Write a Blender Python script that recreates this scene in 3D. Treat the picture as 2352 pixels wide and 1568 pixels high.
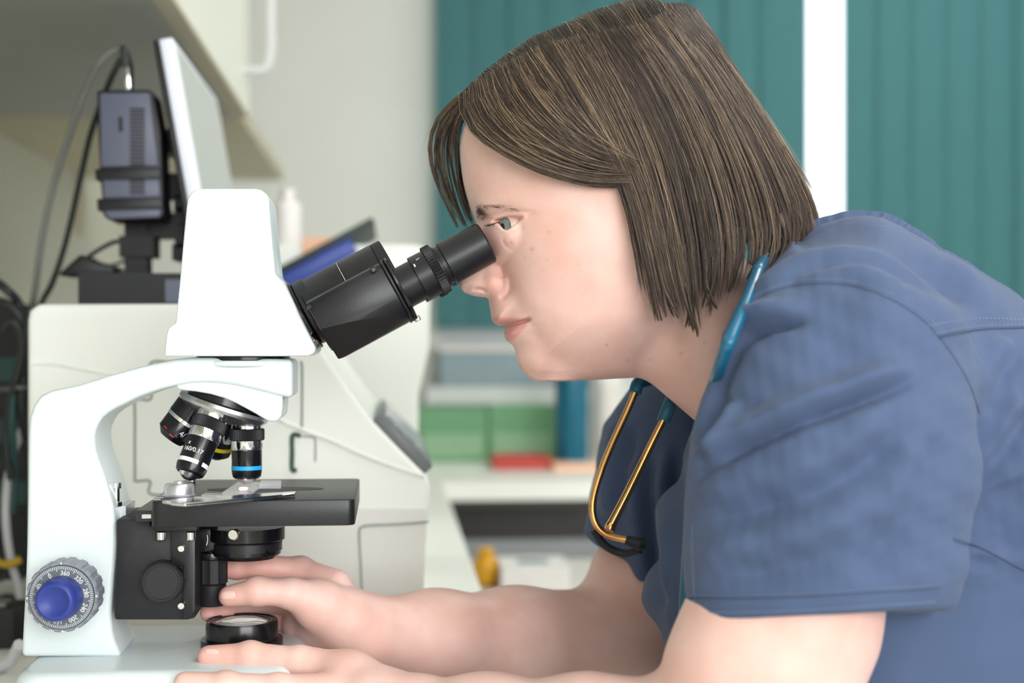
import bpy, bmesh, math, random
import numpy as np
from mathutils import Vector, Matrix
from mathutils.bvhtree import BVHTree

# ------------------------------------------------------------------ scene, camera, light
scene = bpy.context.scene
for o in list(bpy.data.objects):
    bpy.data.objects.remove(o)
COL = scene.collection
FPX = 3266.67                       # 50 mm on a 36 mm sensor, image taken as 2352 px wide
CX, CY = 1176.0, 784.0
CAM_Z = 1.17                        # counter top is at z = 0.90
YAW = math.atan2(276.0, FPX)
CAM = Vector((0, 0, CAM_Z))
FWD = Vector((math.sin(YAW), math.cos(YAW), 0))
RGT = Vector((math.cos(YAW), -math.sin(YAW), 0))

cam_data = bpy.data.cameras.new('camera')
cam = bpy.data.objects.new('camera', cam_data)
COL.objects.link(cam)
cam.location = CAM
cam.rotation_euler = (math.pi / 2, 0, -YAW)
cam_data.lens = 50
cam_data.sensor_width = 36
cam_data.clip_start = 0.05
cam_data.dof.use_dof = True
cam_data.dof.focus_distance = 0.955
cam_data.dof.aperture_fstop = 4.0
scene.camera = cam

world = bpy.data.worlds.new('daylight')
scene.world = world
world.use_nodes = True
wn = world.node_tree.nodes
wn['Background'].inputs[0].default_value = (0.93, 0.97, 1.0, 1)
wn['Background'].inputs[1].default_value = 2.2

scene.view_settings.view_transform = 'Standard'
scene.view_settings.look = 'None'
scene.view_settings.exposure = 0.36
scene.view_settings.gamma = 1.0
scene.view_settings.use_curve_mapping = False

def area_light(name, loc, rot, sx, sy, power, color=(1, 1, 1)):
    l = bpy.data.lights.new(name, 'AREA')
    l.shape = 'RECTANGLE'; l.size = sx; l.size_y = sy
    l.energy = power; l.color = color
    o = bpy.data.objects.new(name, l); COL.objects.link(o)
    o.location = loc; o.rotation_euler = rot
    return o
# daylight coming in through the big window on the camera's side of the room
area_light('window_daylight', (1.1, -2.06, 1.72), (math.radians(84), 0, math.radians(8)), 2.3, 1.25, 62, (1.0, 0.995, 0.985))

# ------------------------------------------------------------------ projection helpers
def ray(px, py):
    return RGT * ((px - CX) / FPX) + FWD + Vector((0, 0, (CY - py) / FPX))
def PY(px, py, Y):                  # where the line of sight meets the room plane y = Y
    r = ray(px, py); return CAM + r * (Y / r.y)
def PX(px, py, X):
    r = ray(px, py); return CAM + r * (X / r.x)
def PZ(px, py, Z):
    r = ray(px, py); return CAM + r * ((Z - CAM_Z) / r.z)
def PD(px, py, d):
    return CAM + ray(px, py) * d

# ------------------------------------------------------------------ materials
def srgb(r, g, b):
    f = lambda c: (c / 255 / 12.92) if c / 255 <= 0.04045 else ((c / 255 + 0.055) / 1.055) ** 2.4
    return (f(r), f(g), f(b), 1.0)
def mat(name, col, rough=0.5, metal=0.0, noise=0.0, nscale=40.0, bump=0.0, bscale=200.0, spec=0.5,
        sss=0.0, sheen=0.0, coat=0.0, emit=None, estr=0.0, alpha=1.0, trans=0.0, ior=1.45, rvar=0.0):
    m = bpy.data.materials.new(name); m.use_nodes = True
    nt = m.node_tree; b = nt.nodes['Principled BSDF']
    b.inputs['Base Color'].default_value = col
    b.inputs['Roughness'].default_value = rough
    b.inputs['Metallic'].default_value = metal
    b.inputs['Specular IOR Level'].default_value = spec
    b.inputs['IOR'].default_value = ior
    b.inputs['Coat Weight'].default_value = coat
    b.inputs['Sheen Weight'].default_value = sheen
    b.inputs['Transmission Weight'].default_value = trans
    b.inputs['Alpha'].default_value = alpha
    if sss:
        b.inputs['Subsurface Weight'].default_value = sss
        b.inputs['Subsurface Radius'].default_value = (0.9, 0.35, 0.18)
        b.inputs['Subsurface Scale'].default_value = 0.006
    if emit is not None:
        b.inputs['Emission Color'].default_value = emit
        b.inputs['Emission Strength'].default_value = estr
    tc = nt.nodes.new('ShaderNodeTexCoord')
    if noise or rvar:
        n = nt.nodes.new('ShaderNodeTexNoise'); n.inputs['Scale'].default_value = nscale
        n.inputs['Detail'].default_value = 4
        nt.links.new(tc.outputs['Object'], n.inputs['Vector'])
        if noise:
            r = nt.nodes.new('ShaderNodeMapRange')
            r.inputs['From Min'].default_value = 0.3; r.inputs['From Max'].default_value = 0.7
            r.inputs['To Min'].default_value = 1 - noise; r.inputs['To Max'].default_value = 1 + noise
            nt.links.new(n.outputs['Fac'], r.inputs['Value'])
            mx = nt.nodes.new('ShaderNodeVectorMath'); mx.operation = 'SCALE'
            mx.inputs[0].default_value = col[:3]
            nt.links.new(r.outputs['Result'], mx.inputs['Scale'])
            nt.links.new(mx.outputs['Vector'], b.inputs['Base Color'])
        if rvar:
            r2 = nt.nodes.new('ShaderNodeMapRange')
            r2.inputs['To Min'].default_value = max(0.02, rough - rvar); r2.inputs['To Max'].default_value = rough + rvar
            nt.links.new(n.outputs['Fac'], r2.inputs['Value'])
            nt.links.new(r2.outputs['Result'], b.inputs['Roughness'])
    if bump:
        n2 = nt.nodes.new('ShaderNodeTexNoise'); n2.inputs['Scale'].default_value = bscale
        n2.inputs['Detail'].default_value = 3
        nt.links.new(tc.outputs['Object'], n2.inputs['Vector'])
        bp = nt.nodes.new('ShaderNodeBump'); bp.inputs['Strength'].default_value = bump
        bp.inputs['Distance'].default_value = 0.001
        nt.links.new(n2.outputs['Fac'], bp.inputs['Height'])
        nt.links.new(bp.outputs['Normal'], b.inputs['Normal'])
    return m

# ------------------------------------------------------------------ object helpers
def link(name, me, m=None, parent=None, smooth=35):
    if m is not None and not me.materials:
        me.materials.append(m)
    if smooth is not None:
        me.polygons.foreach_set('use_smooth', [True] * len(me.polygons))
        if smooth < 180:
            me.set_sharp_from_angle(angle=math.radians(smooth))
    o = bpy.data.objects.new(name, me)
    COL.objects.link(o)
    if parent is not None:
        adopt(o, parent)
    return o
def adopt(o, parent):
    o.parent = parent
    base = Vector((0, 0, 0)); p = parent
    if p.parent is None or p.type == 'EMPTY':
        base = p.location
    o.matrix_parent_inverse = Matrix.Translation(-base) if p.type == 'EMPTY' else Matrix.Identity(4)
def tag(o, label=None, cat=None, group=None, kind=None):
    if label: o['label'] = label
    if cat: o['category'] = cat
    if group: o['group'] = group
    if kind: o['kind'] = kind
    return o
def thing(name, loc, label, cat, group=None):
    o = bpy.data.objects.new(name, None); o.empty_display_size = 0.02
    COL.objects.link(o); o.location = loc
    return tag(o, label, cat, group)
def from_bm(bm, name='m'):
    bmesh.ops.recalc_face_normals(bm, faces=bm.faces[:])
    me = bpy.data.meshes.new(name); bm.to_mesh(me); bm.free(); return me
def from_np(v, f, name='m'):
    me = bpy.data.meshes.new(name)
    me.from_pydata([tuple(map(float, p)) for p in v], [], [tuple(map(int, q)) for q in f]); me.update(); return me
def quads_np(v, q, name='m'):       # fast path for big quad meshes
    me = bpy.data.meshes.new(name)
    me.vertices.add(len(v)); me.vertices.foreach_set('co', np.asarray(v, np.float32).ravel())
    q = np.asarray(q, np.int32); k = q.shape[1]
    me.loops.add(q.size); me.loops.foreach_set('vertex_index', q.ravel())
    me.polygons.add(len(q)); me.polygons.foreach_set('loop_start', np.arange(0, q.size, k, dtype=np.int32))
    me.update(calc_edges=True); me.validate(); return me
def bevel(bm, w, seg=2, ang=30):
    es = [e for e in bm.edges if len(e.link_faces) == 2 and e.calc_face_angle(0) > math.radians(ang)]
    if w and es:
        bmesh.ops.bevel(bm, geom=es, offset=w, segments=seg, affect='EDGES', profile=0.5, clamp_overlap=True)
    return bm
def box_bm(lo, hi, bev=0.0, seg=2, bm=None):
    b = bm or bmesh.new()
    x0, y0, z0 = lo; x1, y1, z1 = hi
    vs = [b.verts.new(c) for c in ((x0,y0,z0),(x1,y0,z0),(x1,y1,z0),(x0,y1,z0),(x0,y0,z1),(x1,y0,z1),(x1,y1,z1),(x0,y1,z1))]
    for q in ((0,3,2,1),(4,5,6,7),(0,1,5,4),(1,2,6,5),(2,3,7,6),(3,0,4,7)):
        b.faces.new([vs[i] for i in q])
    if bm is None and bev:
        bevel(b, bev, seg)
    return b
def box(name, lo, hi, m, parent=None, bev=0.002, seg=2, M=None):
    lo2 = [min(a, b) for a, b in zip(lo, hi)]; hi2 = [max(a, b) for a, b in zip(lo, hi)]
    b = box_bm(lo2, hi2, bev, seg)
    if M is not None: b.transform(M)
    return link(name, from_bm(b, name), m, parent)
def prism_bm(near, far, bev=0.0, seg=2):
    """near / far: matching loops of 3-D points; skinned and capped"""
    b = bmesh.new()
    A = [b.verts.new(p) for p in near]; B = [b.verts.new(p) for p in far]
    n = len(A)
    b.faces.new(A); b.faces.new(list(reversed(B)))
    for i in range(n):
        b.faces.new((A[i], B[i], B[(i + 1) % n], A[(i + 1) % n]))
    bmesh.ops.recalc_face_normals(b, faces=b.faces[:])
    if bev: bevel(b, bev, seg)
    return b
def extr(name, pts, y0, y1, m, parent=None, bev=0.002, seg=2, ref=None, smooth=35):
    """outline given as picture points on the plane y=ref (default y0), extruded from y0 to y1"""
    P = [PY(x, y, ref if ref is not None else y0) for x, y in pts]
    near = [Vector((p.x, y0, p.z)) for p in P]; far = [Vector((p.x, y1, p.z)) for p in P]
    return link(name, from_bm(prism_bm(near, far, bev, seg), name), m, parent, smooth)
def frame(axis):
    a = Vector(axis).normalized()
    h = Vector((0, 1, 0)) if abs(a.y) < 0.9 else Vector((1, 0, 0))
    u = a.cross(h).normalized(); v = a.cross(u).normalized()
    return a, u, v
def lathe_bm(profile, origin, axis, seg=48, bm=None, ell=1.0):
    """profile: (height along axis, radius)"""
    b = bm or bmesh.new(); a, u, v = frame(axis); O = Vector(origin)
    rings = []
    for h, r in profile:
        if r < 1e-7:
            rings.append([b.verts.new(O + a * h)])
        else:
            rings.append([b.verts.new(O + a * h + (u * math.cos(t) + v * math.sin(t) * ell) * r)
                          for t in [2 * math.pi * k / seg for k in range(seg)]])
    for R, S in zip(rings[:-1], rings[1:]):
        for k in range(seg):
            k2 = (k + 1) % seg
            if len(R) == 1 and len(S) == 1: continue
            if len(R) == 1: b.faces.new((R[0], S[k2], S[k]))
            elif len(S) == 1: b.faces.new((R[k], R[k2], S[0]))
            else: b.faces.new((R[k], R[k2], S[k2], S[k]))
    for R in (rings[0], rings[-1]):
        if len(R) > 1: b.faces.new(R)
    return b
def lathe(name, profile, origin, axis, m, parent=None, seg=48, smooth=35, ell=1.0):
    return link(name, from_bm(lathe_bm(profile, origin, axis, seg, ell=ell), name), m, parent, smooth)
def cyl(h0, h1, r, c=0.0008):       # profile of a cylinder with softened rims
    return [(h0, 0), (h0, r - c), (h0 + c, r), (h1 - c, r), (h1, r - c), (h1, 0)]
def catmull(pts, n=8, closed=False):
    P = [Vector(p) for p in pts]; out = []
    N = len(P); rng = range(N if closed else N - 1)
    for i in rng:
        if closed: p0, p1, p2, p3 = P[i-1], P[i], P[(i+1) % N], P[(i+2) % N]
        else:
            p1, p2 = P[i], P[i+1]
            p0 = P[i-1] if i else p1 * 2 - p2
            p3 = P[i+2] if i + 2 < N else p2 * 2 - p1
        for k in range(n):
            t = k / n
            out.append(0.5 * ((2*p1) + (p2-p0)*t + (2*p0-5*p1+4*p2-p3)*t*t + (3*p1-p0-3*p2+p3)*t**3))
    if not closed: out.append(P[-1])
    return out
def smooth2(pts, n=6, closed=True):
    return [(p.x, p.y) for p in catmull([(x, y, 0) for x, y in pts], n, closed)]
def tube_bm(path, r, seg=10, bm=None, flat=1.0):
    b = bm or bmesh.new(); P = [Vector(p) for p in path]; n = len(P)
    rad = r if hasattr(r, '__len__') else [r] * n
    T = [(P[min(i+1, n-1)] - P[max(i-1, 0)]).normalized() for i in range(n)]
    u = T[0].orthogonal().normalized(); rings = []
    for i in range(n):
        u = (u - T[i] * u.dot(T[i])).normalized(); v = T[i].cross(u)
        rings.append([b.verts.new(P[i] + (u * math.cos(2*math.pi*k/seg) + v * flat * math.sin(2*math.pi*k/seg)) * rad[i]) for k in range(seg)])
    for R, S in zip(rings[:-1], rings[1:]):
        for k in range(seg):
            b.faces.new((R[k], R[(k+1) % seg], S[(k+1) % seg], S[k]))
    b.faces.new(list(reversed(rings[0]))); b.faces.new(rings[-1])
    return b
def tube(name, path, r, m, parent=None, seg=10, n=8, flat=1.0):
    path = catmull(path, n) if n else path
    if hasattr(r, '__len__'):
        k = np.linspace(0, len(r) - 1, len(path)); r = list(np.interp(k, range(len(r)), r))
    return link(name, from_bm(tube_bm(path, r, seg, flat=flat), name), m, parent, 60)
def text(name, body, size, origin, xdir, ydir, m, parent, depth=0.0002, align='CENTER'):
    cu = bpy.data.curves.new(name, 'FONT'); cu.body = body; cu.size = size
    cu.align_x = align; cu.align_y = 'CENTER'; cu.extrude = depth
    tmp = bpy.data.objects.new(name, cu); COL.objects.link(tmp)
    bpy.context.view_layer.update()
    me = bpy.data.meshes.new_from_object(tmp.evaluated_get(bpy.context.evaluated_depsgraph_get()))
    bpy.data.objects.remove(tmp); bpy.data.curves.remove(cu)
    X = Vector(xdir).normalized(); Y = Vector(ydir).normalized(); Z = X.cross(Y)
    M = Matrix((X, Y, Z)).transposed().to_4x4(); M.translation = Vector(origin)
    me.transform(M); me.materials.clear()
    return link(name, me, m, parent, None)

# shared materials
M = {}
M['white_plastic'] = mat('microscope_white_enamel', srgb(218, 228, 231), 0.32, noise=0.01, coat=0.2)
M['black_metal'] = mat('black_satin_metal', srgb(26, 27, 31), 0.36, noise=0.08, nscale=60, bump=0.05, bscale=900)
M['black_gloss'] = mat('black_gloss_paint', srgb(21, 21, 25), 0.2, noise=0.05)
M['black_matte'] = mat('black_matte_plastic', srgb(29, 29, 34), 0.55, noise=0.08, bump=0.08, bscale=1200)
M['black_deep'] = mat('black_dark_plastic', srgb(22, 22, 27), 0.5, noise=0.06)
M['chrome'] = mat('polished_chrome', (0.82, 0.82, 0.83, 1), 0.12, 1.0, rvar=0.05, nscale=80)
M['steel'] = mat('brushed_steel', (0.62, 0.62, 0.64, 1), 0.28, 1.0, rvar=0.08, nscale=120)
M['alu'] = mat('satin_aluminium', srgb(205, 207, 215), 0.33, 0.85, noise=0.03)
M['print_white'] = mat('white_print', srgb(238, 240, 242), 0.5, noise=0.02)
M['print_red'] = mat('red_print', srgb(196, 32, 48), 0.5, noise=0.02)
M['blue_band'] = mat('blue_band_paint', srgb(40, 170, 232), 0.35, noise=0.02)
M['yellow_band'] = mat('yellow_band_paint', srgb(214, 196, 30), 0.35, noise=0.02)
# ------------------------------------------------------------------ the room
M['wall'] = mat('painted_wall_grey_white', srgb(212, 214, 208), 0.7, noise=0.015, nscale=6, bump=0.05, bscale=300)
M['wall_side'] = mat('painted_wall_warm', srgb(196, 194, 180), 0.7, noise=0.02, nscale=6, bump=0.05, bscale=300)
M['laminate'] = mat('white_laminate', srgb(246, 247, 240), 0.35, noise=0.015, nscale=10)
M['laminate_edge'] = mat('dark_edge_strip', srgb(52, 50, 48), 0.5, noise=0.05)
M['cab_white'] = mat('cream_white_cabinet', srgb(238, 238, 226), 0.4, noise=0.015, nscale=8)
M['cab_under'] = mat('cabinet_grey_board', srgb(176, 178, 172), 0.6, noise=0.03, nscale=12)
M['cab_edge'] = mat('beige_shelf_shaded_edge', srgb(196, 188, 164), 0.55, noise=0.03, nscale=12)  # shelf beige, also the shade painted under the cupboard doors
M['cab_grey'] = mat('grey_drawer_front', srgb(146, 149, 152), 0.5, noise=0.03, nscale=10)
M['floor'] = mat('speckled_vinyl_floor', srgb(170, 172, 168), 0.4, noise=0.08, nscale=60)
M['ceiling'] = mat('ceiling_tile_white', srgb(235, 235, 230), 0.8, noise=0.02, nscale=30)
M['blind'] = mat('teal_blind_fabric', srgb(62, 112, 116), 0.8, noise=0.04, nscale=30, bump=0.1, bscale=700)
M['frame'] = mat('white_window_frame', srgb(206, 209, 208), 0.4, noise=0.015)

YB = 3.40                            # back wall
XL = -0.62                           # left wall
XR = 2.6
def struct(o): o['kind'] = 'structure'; return o
struct(box('floor', (XL - .1, -2.2, -0.1), (XR, YB + .12, 0), M['floor'], bev=0))
struct(box('wall_left', (XL - .1, -2.2, 0), (XL, YB + .1, 2.6), M['wall_side'], bev=0))
# back wall with the window opening cut out
WX0, WX1 = PY(1004, 700, YB).x, XR - 0.35
WZ0, WZ1 = PY(1176, 880, YB).z, 2.25
bm = bmesh.new()
for lo, hi in (((XL, YB, 0), (WX0, YB + .12, 2.6)), ((WX1, YB, 0), (XR, YB + .12, 2.6)),
               ((WX0, YB, 0), (WX1, YB + .12, WZ0)), ((WX0, YB, WZ1), (WX1, YB + .12, 2.6))):
    box_bm(lo, hi, bm=bm)
struct(link('wall_back', from_bm(bm), M['wall']))
# wall behind the camera with a wide window, and the wall on the right
bm = bmesh.new()
for lo, hi in (((XL, -2.2, 0), (-.1, -2.1, 2.6)), ((2.3, -2.2, 0), (XR, -2.1, 2.6)), ((-.1, -2.2, 0), (2.3, -2.1, 1.05)), ((-.1, -2.2, 2.4), (2.3, -2.1, 2.6))):
    box_bm(lo, hi, bm=bm)
struct(link('wall_front', from_bm(bm), M['wall']))
struct(box('wall_right', (XR, -2.2, 0), (XR + .1, YB + .12, 2.6), M['wall'], bev=0))
w2 = struct(thing('window_2', (1.1, -2.15, 1.05), None, None))
fb = bmesh.new()
for lo, hi in (((-.1, -2.18, 1.05), (2.3, -2.13, 1.10)), ((-.1, -2.18, 2.35), (2.3, -2.13, 2.4)), ((-.1, -2.18, 1.1), (-.05, -2.13, 2.35)), ((2.25, -2.18, 1.1), (2.3, -2.13, 2.35)), ((1.08, -2.18, 1.1), (1.12, -2.13, 2.35))):
    box_bm(lo, hi, bm=fb)
link('window_frame', from_bm(fb), M['frame'], w2)
# ceiling with two unseen light panels, added to light the room
struct(box('ceiling', (XL - .1, -2.2, 2.6), (XR, YB + .12, 2.7), M['ceiling'], bev=0))
M['lamp'] = mat('lit_diffuser', (1, 1, 1, 1), 0.5, noise=0.01, emit=(1, 0.98, 0.95, 1), estr=6.0)
for i, (lx, ly) in enumerate(((1.3, 0.55), (1.3, 2.3))):
    t = thing('added_ceiling_light', (lx, ly, 2.6), 'unseen added ceiling light panel ' + ('over the middle of the room' if i == 0 else 'nearest the window wall'), 'ceiling light', 'added ceiling light panels')
    fb = bmesh.new()
    for lo, hi in (((lx-.32, ly-.62, 2.575), (lx+.32, ly-.60, 2.6)), ((lx-.32, ly+.60, 2.575), (lx+.32, ly+.62, 2.6)),
                   ((lx-.32, ly-.6, 2.575), (lx-.30, ly+.6, 2.6)), ((lx+.30, ly-.6, 2.575), (lx+.32, ly+.6, 2.6))):
        box_bm(lo, hi, bm=fb)
    link('light_frame', from_bm(fb), M['frame'], t)
    box('diffuser', (lx-.3, ly-.6, 2.585), (lx+.3, ly+.6, 2.597), M['lamp'], t, bev=0)

# window: frame bars, sill and glass
wnd = struct(thing('window_1', (0.5 * (WX0 + WX1), YB, WZ0), None, None))
fb = bmesh.new(); fw = 0.05
bars = [((WX0, YB+.03, WZ0), (WX1, YB+.08, WZ0+.19)), ((WX0, YB+.03, WZ1-fw), (WX1, YB+.08, WZ1)),
        ((WX0, YB+.03, WZ0+.19), (WX0+fw, YB+.08, WZ1-fw)), ((WX1-fw, YB+.03, WZ0+.19), (WX1, YB+.08, WZ1-fw))]
for lo, hi in bars: box_bm(lo, hi, bm=fb)
link('window_frame', from_bm(fb), M['frame'], wnd)
M['glass'] = mat('window_glass', (0.95, 0.98, 0.97, 1), 0.02, noise=0.001, alpha=0.06, spec=0.4)
for k, (a, b) in enumerate(((WX0 + fw, 0.5), (0.5, 1.35), (1.35, WX1 - fw))):
    box('pane', (a, YB+.052, WZ0+.19), (b, YB+.056, WZ1-fw), M['glass'], wnd, bev=0)
box('window_sill', (WX0 - .03, YB - .11, WZ0 - .045), (WX1 + .03, YB + .02, WZ0 - .005), M['frame'], wnd, bev=.004)

# vertical blind: one slat after another, a bright gap where two stand apart
bl_z0, bl_z1 = PY(1176, 752, YB - .06).z, 2.22
blind = thing('vertical_blind', (0.7, YB - .06, bl_z0), 'teal vertical fabric blind hanging across the window, parted at one gap', 'blind')
def slat_mesh(w, h):
    bm = bmesh.new(); rows = []
    for j in range(9):
        s = j / 8 - .5
        y = -0.004 * math.cos(math.pi * s) 
        rows.append([bm.verts.new((s * w, y + dy, z)) for z in (0, h) for dy in (0, .0012)])
    for A, B in zip(rows[:-1], rows[1:]):
        for a, b in ((0, 1), (1, 3), (3, 2), (2, 0)):
            bm.faces.new((A[a], A[b], B[b], B[a]))
    bm.faces.new((rows[0][0], rows[0][1], rows[0][3], rows[0][2])); bm.faces.new((rows[-1][0], rows[-1][2], rows[-1][3], rows[-1][1]))
    me = from_bm(bm); me.materials.append(M['blind'])
    me.polygons.foreach_set('use_smooth', [True] * len(me.polygons)); me.set_sharp_from_angle(angle=math.radians(50))
    return me
nt = M['blind'].node_tree; pb_n = nt.nodes['Principled BSDF']
tr_n = nt.nodes.new('ShaderNodeBsdfTranslucent'); tr_n.inputs['Color'].default_value = srgb(60, 150, 130)
mx_n = nt.nodes.new('ShaderNodeMixShader'); mx_n.inputs[0].default_value = .10
nt.links.new(pb_n.outputs[0], mx_n.inputs[1]); nt.links.new(tr_n.outputs[0], mx_n.inputs[2])
nt.links.new(mx_n.outputs[0], nt.nodes['Material Output'].inputs['Surface'])
SLW = 0.118
sm = slat_mesh(SLW, bl_z1 - bl_z0)
rnd = random.Random(4)
gx0, gx1 = PY(1856, 300, YB - .06).x, PY(1934, 300, YB - .06).x
xs = []
x = gx0 - SLW * .5 * math.cos(math.radians(7))
while x > WX0 + SLW * .30: xs.append(x); x -= .086
x = gx1 + SLW * .5 * math.cos(math.radians(7))
while x < WX1: xs.append(x); x += .086
for x in sorted(xs):
    o = bpy.data.objects.new('slat', sm); COL.objects.link(o)
    o.parent = blind; o.location = Vector((x, YB - .06, bl_z0)) - blind.location
    o.rotation_euler = (0, 0, math.radians(7 + rnd.uniform(-3, 3)))
box('head_rail', (WX0 - .05, YB - .085, bl_z1), (WX1 + .03, YB - .035, bl_z1 + .04), M['frame'], blind)

# ------------------------------------------------------------------ counters and cupboards
CT = 0.90
XF = 0.097                           # front edge of the side counter
ct = thing('side_counter', (-.2, 1.6, CT - .04), 'white laminate worktop under the microscope, running to the window', 'worktop')
box('top', (XL, -.4, CT - .035), (XF, 2.72, CT), M['laminate'], ct, bev=.004)
for i in range(5):
    y0 = -.35 + i * .6
    t = thing('base_cabinet', (-.2, y0 + .3, .1), ['white base cupboard nearest the camera under the side worktop', 'white base cupboard directly below the microscope', 'white base cupboard below the analyzer', 'white base cupboard below the open instrument', 'white base cupboard in the corner of the two worktops'][i], 'cupboard', 'base cupboards')
    box('body', (XL + .001, y0 + .004, .1), (XF - .045, y0 + .596, CT - .036), M['cab_white'], t, bev=.001)
    d = box('door', (XF - .044, y0 + .006, .12), (XF - .026, y0 + .594, CT - .05), M['cab_white'], t, bev=.002)
    box('plinth', (XL + .001, y0 + .004, 0), (XF - .09, y0 + .596, .099), M['laminate_edge'], t, bev=0)
# far counter along the back wall
YF = 2.725
fc = thing('window_counter', (1.0, YF + .3, CT - .04), 'white worktop running below the window along the back wall', 'worktop')
box('top', (XL, YF, CT - .035), (XR, YB - .002, CT), M['laminate'], fc, bev=.004)
box('edge_strip', (XF + .003, YF + .004, CT - .05), (XR, YB - .03, CT - .036), M['laminate_edge'], fc, bev=0)
for i in range(4):
    x0 = XF + .01 + i * .6
    t = thing('drawer_unit', (x0 + .3, YF + .3, .1), ['grey drawer unit below the window worktop, next to the corner', 'grey drawer unit behind the person\'s arm below the window worktop', 'third grey drawer unit from the corner, below the window worktop', 'grey drawer unit furthest to the right below the window worktop'][i], 'drawer unit', 'grey drawer units')
    box('body', (x0, YF + .05, .1), (x0 + .596, YB - .01, CT - .052), M['laminate_edge'], t, bev=.001)
    z = CT - .115
    for k, hgt in enumerate((.15, .2, .28)):
        d = box('drawer', (x0 + .006, YF + .028, z - hgt + .01), (x0 + .59, YF + .049, z), M['cab_grey'], t, bev=.002)
        tube('handle', [(x0 + .2, YF + .028, z - .045), (x0 + .21, YF + .005, z - .045), (x0 + .39, YF + .005, z - .045), (x0 + .4, YF + .028, z - .045)], .005, M['steel'], d, n=5)
        z -= hgt
# wall cupboards above the side counter
ZC = 1.50; XC = -0.210
for i, (y0, y1) in enumerate(((-.35, .62), (.625, 1.37), (1.375, 2.13))):
    t = thing('wall_cupboard', ((XL + XC) / 2, (y0 + y1) / 2, ZC), ['cream wall cupboard nearest the camera', 'cream wall cupboard above the microscope', 'cream wall cupboard with a bow handle, beside the grey wall'][i], 'cupboard', 'wall cupboards')
    box('body', (XL + .001, y0 + .002, ZC + .02), (XC - .023, y1 - .002, 2.1), M['cab_white'], t, bev=.001)
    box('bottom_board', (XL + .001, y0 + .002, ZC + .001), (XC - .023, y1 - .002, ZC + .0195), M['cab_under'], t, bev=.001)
    d = box('door', (XC - .022, y0 + .002, ZC + .004), (XC, y1 - .002, 2.1), M['cab_white'], t, bev=.002)
    box('shaded_door_bottom', (XC - .022, y0 + .002, ZC), (XC - .001, y1 - .002, ZC + .0039), M['cab_edge'], t, bev=.0005)  # beige strip puts the shade of the door underside into colour
    hy = y1 - .06
    tube('handle', [(XC, hy, ZC + .06), (XC + .028, hy, ZC + .062), (XC + .036, hy, ZC + .09), (XC + .036, hy, ZC + .13), (XC + .036, hy, ZC + .17), (XC + .028, hy, ZC + .198), (XC, hy, ZC + .20)], .007, M['frame'], d, n=6)
# open shelf carrying on beyond the cupboards
sh = thing('wall_shelf', (-.4, 2.5, ZC), 'beige open wall shelf carrying on behind the cupboards', 'shelf')
box('board', (XL + .001, 2.14, ZC), (XC - .012, 2.95, ZC + .022), M['cab_edge'], sh, bev=.001)
for yy in (2.2, 2.88):
    box('bracket', (XL + .001, yy - .01, ZC - .12), (XL + .012, yy + .01, ZC - .0005), M['cab_edge'], sh, bev=.001)
# ------------------------------------------------------------------ microscope
YM = 0.998
M['blue_knob'] = mat('blue_rubber_knob', srgb(42, 58, 138), 0.42, noise=0.04)
M['grey_knob'] = mat('grey_plastic_knob', srgb(132, 138, 150), 0.45, noise=0.03)
M['grey_dial'] = mat('slate_dial_face', srgb(92, 98, 108), 0.5, noise=0.03)
M['lens'] = mat('collector_lens', (0.9, 0.95, 0.95, 1), 0.08, noise=0.01, spec=0.8, metal=0.6)
M['slide'] = mat('glass_slide', (0.86, 0.84, 0.86, 1), 0.08, noise=0.005, spec=0.8, alpha=0.55)
M['glow'] = mat('lit_specimen', (1, .9, .85, 1), 0.4, noise=0.01, emit=(1.0, .82, .78, 1), estr=3.0)
sc = thing('microscope', PY(300, 1660, YM), 'white compound microscope with black binocular tube and blue focus knob', 'microscope')
sc.location.z = CT
def arc(cx, cy, rx, ry, a0, a1, n):
    return [(cx + rx * math.cos(math.radians(a0 + (a1-a0)*k/n)), cy - ry * math.sin(math.radians(a0 + (a1-a0)*k/n))) for k in range(n + 1)]
ZB = PY(160, 1509, .968).z
# base: a foot with a raised rounded top
def rounded_rect(x0, y0, x1, y1, r, n=8):
    out = []
    for cx, cy, a in ((x1-r, y1-r, 0), (x0+r, y1-r, 90), (x0+r, y0+r, 180), (x1-r, y0+r, 270)):
        for k in range(n + 1):
            t = math.radians(a + 90*k/n); out.append((cx + r*math.cos(t), cy + r*math.sin(t)))
    return out
bx0, bx1 = PY(38, 1500, .94).x, PY(690, 1500, .94).x
rr = rounded_rect(bx0, .918, bx1, 1.078, .022)
bm = prism_bm([Vector((x, y, CT + .004)) for x, y in rr], [Vector((x, y, ZB)) for x, y in rr], .009, 4)
link('base', from_bm(bm), M['white_plastic'], sc)
rr2 = rounded_rect(bx0 + .01, .928, bx1 - .01, 1.068, .02)
link('foot_pad', from_bm(prism_bm([Vector((x, y, CT + .0002)) for x, y in rr2], [Vector((x, y, CT + .0045)) for x, y in rr2], 0)), M['black_matte'], sc)

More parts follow.
